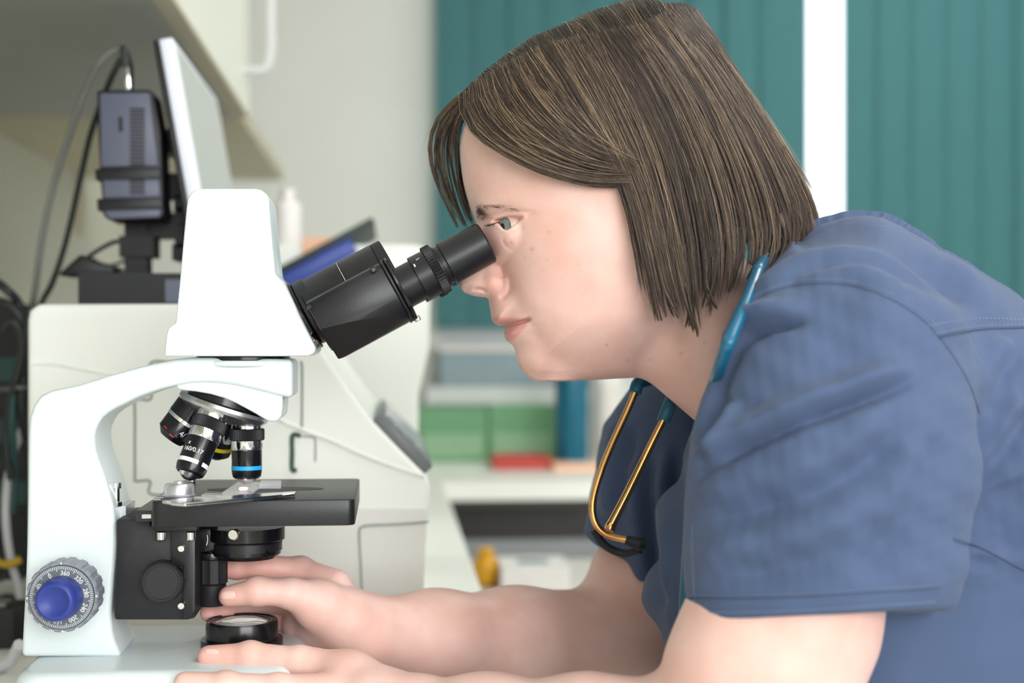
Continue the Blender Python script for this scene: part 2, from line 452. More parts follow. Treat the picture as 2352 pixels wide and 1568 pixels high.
# the C-shaped arm
arm = [(48,1509),(52,1430),(57,1340),(60,1250),(62,1150),(63,1060),(64,990),(67,957),(76,930),(92,909),(116,897)]
arm += [(180,884),(250,862),(330,840),(400,825),(440,821),(500,821),(590,823),(672,825),(672,870),(672,915)]
arm += [(640,910),(614,903),(578,894),(542,886),(505,881),(470,879),(438,881),(408,886),(376,893),(347,902),(317,913),(289,927),(268,937),(249,948),(236,959),(227,972),(220,987),(217,1003),(218,1020),(220,1036),(227,1058),(233,1074),(243,1102),(252,1132),(260,1163),(266,1205),(268,1245),(265,1285),(261,1325),(258,1362),(256,1395),(256,1425),(258,1450),(264,1473),(272,1492),(279,1509)]
extr('arm', arm, .968, 1.028, M['white_plastic'], sc, bev=.0042, seg=4, smooth=40)
# nosepiece housing under the end of the arm
hs = [(405,884),(440,876),(520,878),(600,896),(649,908),(649,935),(646,957),(638,966),(626,968.5),(614,966),(600,958),(585,949),(565,938),(542,926),(515,914),(484,905),(450,899),(420,896),(407,893)]
extr('nosepiece_housing', hs, .9700, 1.0260, M['white_plastic'], sc, bev=.003, seg=4, smooth=40)

# monocular-style camera head in white: a tapering tower
hd = [(377,818),(379,790),(382,764),(386,753),(394,747),(403,741),(412,650),(420,560),(428,474),(431,456),(438,443),(448,435),(458,433),(588,433),(602,437),(612,446),(617,458),(620,500),(626,570),(632,630),(638,637),(650,648),(667,681),(690,727),(712,771),(726,800),(722,811),(708,818)]
def hy(py): 
    t = (py - 433) / (818 - 433); return .030 + .011 * t
near, far = [], []
for x, y in hd:
    p = PY(x, y, YM - hy(y)); near.append(p); far.append(Vector((p.x, YM + hy(y), p.z)))
link('head', from_bm(prism_bm(near, far, .0055, 4)), M['white_plastic'], sc, 40)
zt = PY(560, 829, YM).z
lathe('dovetail_ring', cyl(0, .0035, .032), PY(560, 828, YM), (0, 0, 1), M['black_gloss'], sc)
lathe('arm_collar', cyl(0, .004, .0345), PY(560, 830, YM) - Vector((0,0,.003)), (0, 0, 1), M['white_plastic'], sc)

# revolving nosepiece and four objectives
TA = math.radians(18.5)
A = Vector((-math.sin(TA), 0, -math.cos(TA)))           # turret axis, pointing down and back
T = PY(514, 937, YM)
tu = Vector((math.cos(TA), 0, -math.sin(TA)))           # in-plane, towards the front
lathe('nosepiece_ring', [(-.012, 0), (-.012, .026), (-.004, .0268), (-.003, .0262), (-.003, 0)], T, A, M['black_gloss'], sc)
lathe('revolving_nosepiece', [(-.003, 0), (-.003, .031), (-.0005, .0318), (.0015, .031), (.006, .024), (.009, .012), (.009, 0)], T, A, M['steel'], sc, seg=64)
def knurled(h0, h1, r, n=60, depth=.0005):
    def build(origin, axis):
        a, u, v = frame(axis); b = bmesh.new(); O = Vector(origin); rings = []
        seg = n * 2
        for h, k in ((h0, .94), (h0 + .0006, 1), (h1 - .0006, 1), (h1, .94)):
            ring = []
            for i in range(seg):
                rr_ = (r - (depth if i % 2 else 0)) * k
                t = 2*math.pi*i/seg; ring.append(b.verts.new(O + a*h + (u*math.cos(t)+v*math.sin(t))*rr_))
            rings.append(ring)
        for R, S in zip(rings[:-1], rings[1:]):
            for i in range(seg): b.faces.new((R[i], R[(i+1)%seg], S[(i+1)%seg], S[i]))
        b.faces.new(rings[0]); b.faces.new(rings[-1])
        return from_bm(b)
    return build
def text_round(name, body, size, origin, axis, h, r, ang, m, parent, flip=False):
    """lettering wrapped round a cylinder; ang picks the side, text reads across the axis"""
    a, u, v = frame(axis); cu = bpy.data.curves.new(name, 'FONT'); cu.body = body; cu.size = size
    cu.align_x = 'CENTER'; cu.align_y = 'CENTER'; cu.extrude = .00005
    tmp = bpy.data.objects.new(name, cu); COL.objects.link(tmp); bpy.context.view_layer.update()
    me = bpy.data.meshes.new_from_object(tmp.evaluated_get(bpy.context.evaluated_depsgraph_get()))
    bpy.data.objects.remove(tmp); bpy.data.curves.remove(cu)
    O = Vector(origin)
    for vt in me.vertices:
        x, y, z = vt.co; t = ang - x / r
        vt.co = O + a * (h - y) + (u * math.cos(t) + v * math.sin(t)) * (r + .00015 + z)
    me.update(); me.materials.clear()
    return link(name, me, m, parent, None)
def facing(axis, toward):
    a, u, v = frame(axis); d = Vector(toward); return math.atan2(d.dot(v), d.dot(u))
def objective(mount, axis, L, band, label):
    ob = lathe('objective', [(0, 0), (0, .0104), (.005, .0108), (.0052, .0100), (.0132, .0100), (.0134, .0107), (.0195, .0107), (.0198, .0104),
               (L-.0085, .0104), (L-.005, .0096), (L-.0038, .0082), (L-.0036, 0)], mount, axis, M['black_gloss'], sc)
    ob['label'] = label
    lathe('chrome_collar', [(.0001, .0095), (.0001, .0107), (.005, .0111), (.0051, .0095)], mount, axis, M['chrome'], ob)
    k = link('knurled_ring', knurled(.0052, .0133, .0121)(mount, axis), M['black_matte'], ob, 20)
    lathe('chrome_ring', [(.0134, .0098), (.0134, .0110), (.0190, .0110), (.0200, .0106), (.0200, .0098)], mount, axis, M['chrome'], ob)
    lathe('colour_band', [(L-.0128, .0100), (L-.0128, .01055), (L-.0100, .01055), (L-.0100, .0100)], mount, axis, band, ob)
    lathe('front_lens', [(L-.0039, .0070), (L-.0038, .0070), (L-.0015, .0050), (L-.0003, .0030), (L, .0022), (L, 0)], mount, axis, M['chrome'], ob)
    return ob
RM = .0178
CA = math.radians(18.5)
def obj_axis(d): return (A * math.cos(CA) + d * math.sin(CA)).normalized()
front_m = T + tu * RM + A * .0035
o1 = objective(front_m, obj_axis(tu), .0435, M['blue_band'], 'black objective with a blue band, pointing at the slide')
nd = Vector((-.10, -1, 0)).normalized(); nd = (nd - A * nd.dot(A)).normalized()
near_m = T + nd * RM + A * .0035 + Vector((-.002, 0, 0))
o2 = objective(near_m, obj_axis(nd), .0485, M['print_white'], 'black objective with a broken white band and white lettering')
ax2 = obj_axis(nd)
text_round('lettering', '160/0.17', .0042, near_m, ax2, .0300, .0104, facing(ax2, (-.25, -1, .1)), M['print_white'], o2)
text_round('lettering', 'x', .0040, near_m, ax2, .0255, .0104, facing(ax2, (-.75, -1, .1)), M['print_white'], o2)
a_, u_, v_ = frame(ax2); g0 = facing(ax2, (0, -1, 0)) - .52
gv = [near_m + a_ * h + (u_ * math.cos(g0 + t) + v_ * math.sin(g0 + t)) * .01062 for h in (.0485 - .0130, .0485 - .0098) for t in np.linspace(-.14, .14, 6)]
link('band_gap', from_np(gv, [(i, i + 1, i + 7, i + 6) for i in range(5)]), M['black_gloss'], o2)
fd = -nd
o3 = objective(T + fd * RM + A * .0035, obj_axis(fd), .037, M['yellow_band'], 'black objective with a yellow band, mostly hidden behind the others')
# the short 4x objective at the back
mt, ax4 = T - tu * RM + A * .002, obj_axis(-tu)
o4 = lathe('objective', [(0, 0), (0, .0125), (.003, .0128), (.0031, .0132), (.0135, .0132), (.014, .0124), (.0165, .0124), (.017, .0126), (.0265, .0126), (.031, .0085), (.031, 0)], mt, ax4, M['black_gloss'], sc)
o4['label'] = 'short black objective with red lettering, tilted up under the arm'
lathe('chrome_collar', [(.0001, .012), (.0001, .0130), (.0030, .0134), (.0032, .012)], mt, ax4, M['chrome'], o4)
lathe('chrome_ring', [(.0138, .012), (.0138, .0132), (.0162, .0132), (.0164, .012)], mt, ax4, M['chrome'], o4)
fa = facing(ax4, (0, -1, 0))
text_round('lettering', '4/', .0056, mt, ax4, .0225, .0126, fa - .45, M['print_white'], o4)
for da, hh_ in ((.62, .0235), (.50, .0235), (.05, .0255), (-.08, .0255)):
    text_round('red_lettering', '-', .0085, mt, ax4, hh_ + .001, .0126, fa + da, M['print_red'], o4)

# stage with slide holder
ZS = PY(600, 1149, .928).z
SX0, SX1 = PY(345, 1150, .928).x, PY(815, 1150, .928).x
rr = rounded_rect(SX0, .928, SX1, 1.072, .006, 5)
st = link('stage', from_bm(prism_bm([Vector((x, y, ZS - .0168)) for x, y in rr], [Vector((x, y, ZS)) for x, y in rr], .0008, 2)), M['black_metal'], sc)
# dark oval inlay in place of the shaded opening in the stage
oc = PZ(610, 1123, ZS)
b = bmesh.new(); lp = [(oc.x + .040 * math.cos(t), oc.y + .014 * math.sin(t)) for t in np.linspace(0, 2*math.pi, 48, endpoint=False)]
link('shaded_opening_inlay', from_bm(prism_bm([Vector((x, y, ZS - .002)) for x, y in lp], [Vector((x, y, ZS + .0002)) for x, y in lp])), M['black_deep'], st)
lo, hi = PZ(352, 1147, ZS), PZ(800, 1106, ZS)
# slide holder: round silver hub, curved finger, rail
hub = PZ(411, 1141, ZS)
lathe('clip_hub', [(0, 0), (0, .0105), (.0012, .0108), (.0022, .0098), (.0075, .0096), (.0090, .0085), (.0092, .0035), (.0105, .0032), (.0108, 0)], hub, (0, 0, 1), M['alu'], st)
fing = [PZ(x, y, ZS + .003) for x, y in ((372,1150),(395,1154),(425,1156),(470,1152),(560,1144),(640,1137),(678,1132),(680,1128),(640,1131),(560,1136),(478,1143),(455,1140))]
link('clip_finger', from_bm(prism_bm([Vector((p.x, p.y, ZS + .0012)) for p in fing], [Vector((p.x, p.y, ZS + .0032)) for p in fing], .0004, 1)), M['chrome'], st)
rail = [PZ(x, y, ZS + .003) for x, y in ((462,1133),(505,1133),(512,1128),(472,1128))]
link('clip_rail', from_bm(prism_bm([Vector((p.x, p.y, ZS + .0003)) for p in rail], [Vector((p.x, p.y, ZS + .002)) for p in rail])), M['alu'], st)
rail2 = [PZ(x, y, ZS + .003) for x, y in ((596,1113),(645,1113),(646,1106),(600,1106))]
link('clip_rail', from_bm(prism_bm([Vector((p.x, p.y, ZS + .0003)) for p in rail2], [Vector((p.x, p.y, ZS + .004)) for p in rail2])), M['alu'], st)
gp = PZ(440, 1108, ZS)
lathe('stage_pin', cyl(0, .010, .0034), gp, (0, 0, 1), M['steel'], st)
# specimen slide on the stage
cs = [PZ(x, y, ZS + .0008) for x, y in ((498,1141),(571,1141),(610,1109),(546,1109))]
sl = link('glass_slide', from_bm(prism_bm([Vector((p.x, p.y, ZS + .0004)) for p in cs], [Vector((p.x, p.y, ZS + .0015)) for p in cs])), M['slide'])
tag(sl, 'thin glass specimen slide lying on the black stage under the blue-banded objective', 'slide')
lathe('lit_spot', [(0, 0), (0, .0030), (.0008, .0026), (.0011, 0)], PZ(559, 1127, ZS) + Vector((0, 0, .0016)), (0, 0, 1), M['glow'], sl)  # emissive dot in place of lamplight on the specimen
# graduations along the stage edge
for k in range(9):
    q = PZ(352 + k * 6.4, 1147 - k * 4.0, ZS)
    box('scale_mark', (q.x, q.y, ZS), (q.x + .0045, q.y + .0005, ZS + .0003), M['print_white'], st, bev=0)
# dark notch below the hub, rail carriage at the left end
q0, q1 = PY(373, 1152, .9279), PY(427, 1172, .9279)
box('notch', (q0.x, .9276, q1.z), (q1.x, .9300, q0.z), M['black_deep'], st, bev=0)
q0, q1 = PY(312, 1172, .94), PY(347, 1197, .94)
box('rail_carriage', (q0.x, .94, q1.z), (SX0 + .004, 1.06, q0.z), M['black_metal'], st, bev=.0006)
q0, q1 = PY(326, 1181, .9396), PY(347, 1190, .9396)
box('rail_slot', (q0.x, .9392, q1.z), (q1.x, .9405, q0.z), M['steel'], st, bev=.0002)

# bracket under the stage with its clamp screws
blk = extr('stage_bracket', [(267,1193),(345,1193),(345,1206),(448,1206),(448,1419),(430,1423),(264,1423),(262,1410),(266,1330),(268,1260)], .962, 1.034, M['black_matte'], sc, bev=.0012)
extr('bracket_plate', [(393,1209),(448,1209),(448,1400),(440,1418),(420,1421),(420,1300),(393,1300)], .9585, .9621, M['black_metal'], sc, bev=.0006)
extr('bracket_lip', [(356,1205),(452,1205),(452,1219),(356,1219)], .948, 1.03, M['black_metal'], sc, bev=.0006)
for px, py in ((371, 1220), (439, 1220)):
    lathe('cap_screw', cyl(0, .0058, .0032, .0005), PY(px, py, .955), (0, 0, -1), M['chrome'], sc, seg=24)
for px, py in ((417, 1259), (417, 1390)):
    lathe('set_screw', cyl(-.001, .0022, .0024, .0004), PY(px, py, .9585), (0, -1, 0), M['chrome'], sc, seg=20)
kc = PY(371, 1338, .950)
kn = link('clamp_knob', knurled(0, .010, .0140, 44, .0006)(Vector((kc.x, .961, kc.z)), (0, -1, 0)), M['black_metal'], sc, 20)
lathe('knob_face', [(0, 0), (0, .0126), (.0006, .0122), (.0006, .0112), (.0002, .0108), (.0002, 0)], Vector((kc.x, .951, kc.z)), (0, -1, 0), M['black_matte'], kn)
# limit post behind the arm
q = PY(270, 1150, .99)
box('limit_block', (q.x - .001, .985, q.z - .012), (q.x + .0065, 1.02, q.z - .003), M['alu'], sc, bev=.0005)
lathe('limit_screw', [(0, 0), (0, .0035), (.003, .0035), (.0032, .0018), (.012, .0018), (.0122, .003), (.016, .003), (.016, 0)], Vector((q.x + .0005, .985, q.z - .003)), (0, 0, 1), M['chrome'], sc, seg=20)
box('limit_bracket', (q.x - .002, .975, q.z - .019), (q.x + .009, 1.02, q.z - .0122), M['steel'], sc, bev=.0004)

# coaxial stage drive hanging beside the bracket
kx = PY(487, 1270, YM); 
def rib_cyl(h0, h1, r, n):
    return knurled(h0, h1, r, n, .0009)
drv = lathe('stage_drive', [(-.018, 0), (-.018, .006), (-.001, .006), (-.001, .0104), (.0005, .0108), (.003, .0108), (.0035, 0)], kx, (0, 0, -1), M['black_gloss'], sc)
link('drive_knob', rib_cyl(.0034, .0205, .0107, 12)(kx, (0, 0, -1)), M['black_matte'], drv, 30)
lathe('drive_knob', [(.0205, 0), (.0205, .0088), (.0215, .0098), (.0345, .0098), (.0358, .0090), (.0358, 0)], kx, (0, 0, -1), M['black_matte'], drv)
# condenser under the stage
cx0 = PY(566, 1208, YM)
cd = lathe('condenser', [(0, 0), (0, .0265), (.0085, .0265), (.0092, .0258), (.0100, .0240), (.0185, .0238), (.0205, .0215), (.0215, .0205), (.0222, 0)], cx0, (0, 0, -1), M['black_gloss'], sc)
lathe('condenser_ring', [(.0105, .022), (.0105, .0246), (.0160, .0246), (.0160, .022)], cx0, (0, 0, -1), M['black_metal'], cd)
sp = PY(539, 1227, YM - .0265)
lathe('condenser_screw', [(0, 0), (0, .0038), (.0035, .0038), (.0042, .0032), (.0042, 0)], sp + Vector((0, .002, 0)), (-.25, -1, 0), M['chrome'], cd, seg=24)
tube('iris_lever', [PY(600, 1258, YM - .012), PY(612, 1268, YM - .018), PY(620, 1279, YM - .024)], .0016, M['black_gloss'], cd, n=4)
tube('filter_pin', [PY(543, 1268, YM - .012), PY(543, 1281, YM - .012)], .0012, M['black_gloss'], cd, n=2)
tube('condenser_wire', [PY(476, 1228, .972), PY(477, 1240, .972), PY(474, 1252, .972)], .0005, M['chrome'], cd, n=4)
# condenser carrier joining it to the bracket
extr('condenser_carrier', [(448,1212),(500,1212),(500,1262),(470,1268),(448,1268)], .985, 1.012, M['black_gloss'], sc, bev=.001)

# focus knob
def knob_scallop(r, n, h0, h1, origin, axis, dip):
    a, u, v = frame(axis); b = bmesh.new(); O = Vector(origin); rings = []; seg = n * 8
    for h, kk in ((h0, .965), (h0 + .0012, 1), (h1 - .0016, 1), (h1, .955)):
        ring = []
        for i in range(seg):
            ph = (i % 8) / 8
            d = dip if ph < .30 else 0
            t = 2*math.pi*i/seg; ring.append(b.verts.new(O + a*h + (u*math.cos(t)+v*math.sin(t))*((r - d)*kk)))
        rings.append(ring)
    for R, S in zip(rings[:-1], rings[1:]):
        for i in range(seg): b.faces.new((R[i], R[(i+1)%seg], S[(i+1)%seg], S[i]))
    b.faces.new(rings[0]); b.faces.new(rings[-1]); return from_bm(b)
YK = .930
fk = PY(142, 1371, YK)
def K(y): return Vector((fk.x, y, fk.z))
px1 = (PY(143, 1371, YK) - PY(142, 1371, YK)).length
ck = link('coarse_focus_knob', knob_scallop(84 * px1, 18, 0, .021, K(YK + .021), (0, -1, 0), .0009), M['grey_knob'], sc, 25)
lathe('dial', [(0, 0), (0, 76*px1), (.0004, 76*px1), (.0004, 0)], K(YK), (0, -1, 0), M['black_gloss'], ck, seg=72)
lathe('dial', [(.0004, 0), (.0004, 74.5*px1), (.0008, 74.5*px1), (.0008, 0)], K(YK), (0, -1, 0), M['grey_dial'], ck, seg=72)
fkn = lathe('fine_focus_knob', [(0, 0), (0, 50*px1), (.004, 51*px1), (.0135, 47.5*px1), (.0165, 43*px1), (.0172, 38*px1), (.0170, 34*px1), (.0158, 31*px1), (.0155, 0)], K(YK - .0006), (-.06, -1, .0), M['blue_knob'], sc, seg=64, smooth=60)
bmk = bmesh.new()
for k in range(100):
    t = math.radians(3.6 * k + 10); L_ = 12 if k % 5 == 0 else 7.5
    d = Vector((math.cos(t), 0, math.sin(t))); n_ = Vector((-math.sin(t), 0, math.cos(t)))
    wd = .55 * px1; o_ = K(YK - .0009)
    q = [o_ + d * (73.5 * px1) - n_ * wd, o_ + d * (73.5 * px1) + n_ * wd, o_ + d * ((73.5 - L_) * px1) + n_ * wd, o_ + d * ((73.5 - L_) * px1) - n_ * wd]
    bmk.faces.new([bmk.verts.new(p) for p in q])
gm = link('graduation_marks', from_bm(bmk), M['print_white'], ck, None); gm['kind'] = 'stuff'
for k, num in enumerate(('0', '360', '320', '280', '240', '200', '160', '120', '80', '40')):
    t = math.radians(118 - 36 * k); d = Vector((math.cos(t), 0, math.sin(t)))
    text('dial_number', num, .0040, K(YK - .0010) + d * (56.5 * px1), (math.sin(t), 0, -math.cos(t)), d, M['print_white'], ck, .00003)
for t in (90, 0, 180, 270):
    t = math.radians(t + 1)
    lathe('index_dot', cyl(0, .0003, .0006, .0001), K(YK - .0001) + Vector((math.cos(t), 0, math.sin(t))) * (79.5 * px1), (0, -1, 0), M['print_white'], ck, seg=10)
lathe('knob_axle', cyl(-.02, .0, .012), K(.968), (0, -1, 0), M['grey_knob'], sc)
# twin knob on the far side
kf = link('coarse_focus_knob', knob_scallop(84 * px1, 18, 0, .021, Vector((fk.x, 1.034, fk.z)), (0, 1, 0), .0009), M['grey_knob'], sc, 25)
lathe('knob_axle', cyl(-.02, .008, .012), Vector((fk.x, 1.027, fk.z)), (0, 1, 0), M['grey_knob'], sc)
lathe('fine_focus_knob', [(0, 0), (0, 50*px1), (.0135, 47.5*px1), (.0165, 43*px1), (.0165, 0)], Vector((fk.x, 1.055, fk.z)), (0, 1, 0), M['blue_knob'], sc, seg=48, smooth=60)

# illuminator on the base
ic = PY(556, 1426, YM)
il = lathe('illuminator', [(0, 0), (0, .0215), (.0002, .0235), (.0012, .0240), (-.0010, .0248), (-.0100, .0248), (-.0112, .0255), (-.0115, .0278), (-.0130, .0282), (ZB - ic.z - .001, .0282), (ZB - ic.z - .001, 0)], ic, (0, 0, 1), M['black_gloss'], sc, seg=64, smooth=25)
lathe('illuminator_rim', [(-.004, .0185), (.0003, .0200), (.0007, .0212), (.0002, .0218), (-.004, .0222)], ic, (0, 0, 1), M['black_metal'], il, seg=64)
lathe('collector_lens', [(-.001, .0186), (.0004, .0172), (.0018, .0120), (.0025, .0060), (.0027, 0)], ic, (0, 0, 1), M['lens'], il, seg=48, smooth=80)

# binocular tube
TI = math.radians(28.5)
ax = Vector((math.cos(TI), 0, math.sin(TI))); nn = Vector((-math.sin(TI), 0, math.cos(TI)))
YE = YM - .031
E = PY(1118, 556, YE)
def eyepiece(y, label):
    e = Vector((E.x, y, E.z)); back = -ax
    ep = lathe('eyepiece', [(.0005, 0), (.0005, .0128), (0, .0138), (.0012, .0148), (.031, .0153), (.0316, .0148), (.0316, .0138), (.0345, .0138), (.0350, .0150), (.0372, .0150), (.0372, .0158), (.0430, .0158), (.0530, .0160), (.0533, .0155), (.0533, .0140), (.0660, .0140), (.0660, 0)], e, back, M['black_metal'], sc, seg=64, smooth=30)
    ep['label'] = label
    link('knurled_ring', knurled(.0362, .0428, .0178, 46, .0011)(e, back), M['black_matte'], ep, 20)
    lathe('eye_lens', [(-.0002, 0), (-.0002, .0105), (.0008, .0118), (.0008, 0)], e - ax * .0012, -ax, M['lens'], ep, seg=32)
    return ep
ep1 = eyepiece(YE, 'black eyepiece held to the eye, nearest the camera')
ep2 = eyepiece(YM + .031, 'black eyepiece on the far side of the tube')
text_round('scale_mark', '-', .010, Vector((E.x, YE, E.z)), -ax, .0505, .0160, facing(-ax, (-.35, -1, .55)), M['print_white'], ep1)
text_round('scale_mark', '5', .0035, Vector((E.x, YE, E.z)), -ax, .0475, .0160, facing(-ax, (-.45, -1, .95)), M['print_white'], ep1)
text_round('dioptre_mark', '0', .0045, Vector((E.x, YE, E.z)), -ax, .0395, .0172, facing(-ax, (-.2, -1, .35)), M['black_deep'], ep1)
C0 = Vector((E.x, 0, E.z)) - ax * .0665             # where the eyepiece tubes meet the prism boxes
Lb = .060
def section(t, off, pts, y):                        # pts: (n, y) cross-section at distance t down the tube
    return [C0 - ax * t + nn * (a + off) + Vector((0, y + b, 0)) for a, b in pts]
def barrel_sec(s):
    # flat towards the outside (s = -1 faces the camera), round underneath
    pts = [(.0215, .012), (.0215, -.015), (.0200, -.0195), (.0160, -.0215), (.0020, -.0225)]
    pts += [(.0 + .0225 * math.sin(math.radians(-t)), -.0225 * math.cos(math.radians(t))) for t in range(12, 91, 13)]
    pts += [(-.0225, .006), (-.019, .014), (-.008, .018), (.010, .018)]
    return [(a, s * -b) if s > 0 else (a, b) for a, b in pts]
def barrel(y, s, cut):
    pts = barrel_sec(s)
    b = prism_bm(section(.0045, 0, pts, y), section(Lb, 0, pts, y), .0012, 2)
    if cut:
        pA = C0 - ax * (Lb - .000) + nn * .001 + Vector((0, y - .0225 * -s * -1 if False else y + s * .0225, 0))
        pB = C0 - ax * (Lb - .048) + nn * -.0185 + Vector((0, y + s * .013, 0))
        pC = C0 - ax * (Lb - .004) + nn * -.0225 + Vector((0, y - s * .006, 0))
        n_ = (pB - pA).cross(pC - pA).normalized()
        mid = C0 - ax * (Lb * .5) + Vector((0, y, 0))
        if n_.dot(mid - pA) > 0: n_ = -n_
        r = bmesh.ops.bisect_plane(b, geom=b.verts[:] + b.edges[:] + b.faces[:], plane_co=pA, plane_no=n_, clear_outer=True)
        ed = [g for g in r['geom_cut'] if isinstance(g, bmesh.types.BMEdge)]
        fs = bmesh.ops.contextual_create(b, geom=ed)['faces']
        for f in fs: f.material_index = 1
    me = from_bm(b); me.materials.append(M['black_metal']); me.materials.append(M['black_deep'])
    return link('prism_box', me, None, sc, 32)
pb = barrel(YE, -1, True)
pb2 = barrel(YM + .031, 1, True)
# centre body between the two boxes, split by a pale seam
cir = [(.0265 * math.sin(t), .0265 * math.cos(t)) for t in np.linspace(0, 2*math.pi, 40, endpoint=False)]
tb = link('tube_body', from_bm(prism_bm(section(.004, .0115, cir, YM), section(.030, .0115, cir, YM), .0006, 1)), M['black_metal'], sc, 32)
tb2 = link('tube_body', from_bm(prism_bm(section(.0306, .0115, cir, YM), section(Lb + .002, .0115, cir, YM), .0006, 1)), M['black_metal'], sc, 32)
lathe('seam_ring', [(0, .02), (0, .0266), (.0006, .0266), (.0006, .02)], C0 - ax * .0306 + nn * .0115 + Vector((0, YM, 0)), ax, M['steel'], tb, seg=48)
for t in (0.002,):
    fl = [(.0225, .012), (.0225, -.016), (.019, -.0225), (0, -.0235), (-.014, -.019), (-.0235, -.006), (-.0235, .006), (-.012, .02), (.012, .02)]
    for s, y in ((-1, YE), (1, YM + .031)):
        pts = [(a, b if s < 0 else -b) for a, b in fl]
        f1 = link('tube_flange', from_bm(prism_bm(section(-.0008, 0, pts, y), section(.0018, 0, pts, y), .0006, 1)), M['black_gloss'], sc, 30)
        f2 = link('tube_flange', from_bm(prism_bm(section(.0024, 0, pts, y), section(.0044, 0, pts, y), .0005, 1)), M['black_metal'], sc, 30)
lathe('centre_flange', cyl(-.004, .0038, .0262), C0 - ax * .0005 + nn * .0115 + Vector((0, YM, 0)), ax, M['black_matte'], sc)
sw = C0 - nn * .0225 + Vector((0, YE - .004, 0)) 
lathe('flange_screw', [(-.001, 0), (-.001, .0022), (.0022, .0022), (.0026, .0018), (.0026, 0)], sw, -nn, M['steel'], sc, seg=16)
for px, py in ((708, 706), (858, 619)):
    c = PY(px, py, YE - .0222)
    lathe('cover_screw', [(-.0006, 0), (-.0006, .0021), (.0003, .0021), (.0005, .0016), (.0001, .0013), (.0001, 0)], c, (0, -1, 0), M['black_gloss'], pb, seg=18)
# round mount on the sloping face of the head
mc = PY(693, 727, YM); 
lathe('tube_mount', cyl(-.012, .0035, .0255), mc, ax, M['black_gloss'], sc, seg=56)
lathe('tube_mount_ring', cyl(.0037, .0125, .0235), mc, ax, M['black_metal'], sc, seg=56)
q = PY(719, 779, YM - .02)
lathe('mount_screw', cyl(0, .005, .0022, .0004), q, Vector((.4, -.8, -.4)), M['chrome'], sc, seg=16)
# ------------------------------------------------------------------ things behind the microscope
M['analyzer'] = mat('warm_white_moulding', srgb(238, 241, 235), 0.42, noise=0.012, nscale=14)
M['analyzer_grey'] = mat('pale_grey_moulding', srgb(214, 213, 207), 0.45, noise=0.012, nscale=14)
M['seam'] = mat('shadow_gap_grey', srgb(150, 158, 154), 0.6, noise=0.03)
M['green_slot'] = mat('dark_green_slot', srgb(52, 84, 70), 0.5, noise=0.05)
M['display'] = mat('grey_display_glass', srgb(150, 156, 158), 0.15, noise=0.02)
M['bezel'] = mat('grey_bezel', srgb(108, 114, 116), 0.4, noise=0.03)
M['pc_grey'] = mat('slate_metal_case', srgb(92, 96, 114), 0.45, noise=0.04)
M['pc_dark'] = mat('black_case_plastic', srgb(24, 25, 30), 0.5, noise=0.05)
M['cable_black'] = mat('black_cable_rubber', srgb(40, 44, 44), 0.5, noise=0.05)
M['cable_grey'] = mat('grey_cable_rubber', srgb(120, 122, 118), 0.5, noise=0.05)
M['cable_white'] = mat('white_cable_rubber', srgb(210, 210, 214), 0.45, noise=0.03)
M['bezel_white'] = mat('pale_monitor_edge', srgb(226, 230, 244), 0.35, noise=0.02)
M['screen'] = mat('pale_screen_glass', srgb(196, 200, 196), 0.22, noise=0.02)

Y1, Y2 = 1.25, 1.64
an = thing('blood_analyzer', (PY(500, 900, Y1).x, 1.44, CT), 'big warm white analyzer with a sloping front display, behind the microscope', 'analyzer')
prof = [(62,1496),(62,735),(66,715),(76,703),(92,698),(640,697),(690,708),(722,765),(745,812),(800,892),(850,962),(915,1030),(975,1090),(984,1100),(988,1120),(985,1165),(972,1320),(962,1496)]
P = [PY(x, y, Y1) for x, y in prof]
mnz = CT + .002
near = [Vector((p.x, Y1, max(p.z, mnz))) for p in P]; far = [Vector((p.x, Y2, max(p.z, mnz))) for p in P]
link('housing', from_bm(prism_bm(near, far, .007, 4)), M['analyzer'], an, 40)
# lower skirt, a shade greyer, with seams around it
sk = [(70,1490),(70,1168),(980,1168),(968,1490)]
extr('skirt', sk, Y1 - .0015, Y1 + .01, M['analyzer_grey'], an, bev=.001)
def strip(name, pts, w, y, m, par):
    p3 = [PY(a, b, y) for a, b in pts]
    return tube(name, p3, w, m, par, seg=6, n=5)
strip('panel_seam', [(832,1380),(828,1290),(825,1222),(832,1210),(850,1206),(920,1203),(984,1198)], .0011, Y1 - .0016, M['seam'], an)
strip('swage_line', [(70,834),(130,836),(190,848),(280,862)], .0016, Y1, M['analyzer'], an)
strip('swage_line', [(640,962),(690,985),(760,1012),(860,1056),(975,1094)], .0022, Y1, M['analyzer'], an)
strip('panel_seam', [(395,832),(348,832),(346,872),(346,916),(312,918),(310,960),(310,1090),(312,1104),(345,1104),(346,1134),(420,1136)], .0012, Y1, M['seam'], an)
strip('panel_seam', [(690,832),(694,840),(694,930),(693,990)], .0012, Y1, M['seam'], an)
strip('door_pull', [(690,1000),(672,1000),(671,1040),(671,1078),(682,1079)], .0021, Y1 - .001, M['green_slot'], an)
strip('panel_seam', [(690,1001),(718,1004),(724,1012),(724,1060)], .0009, Y1, M['seam'], an)
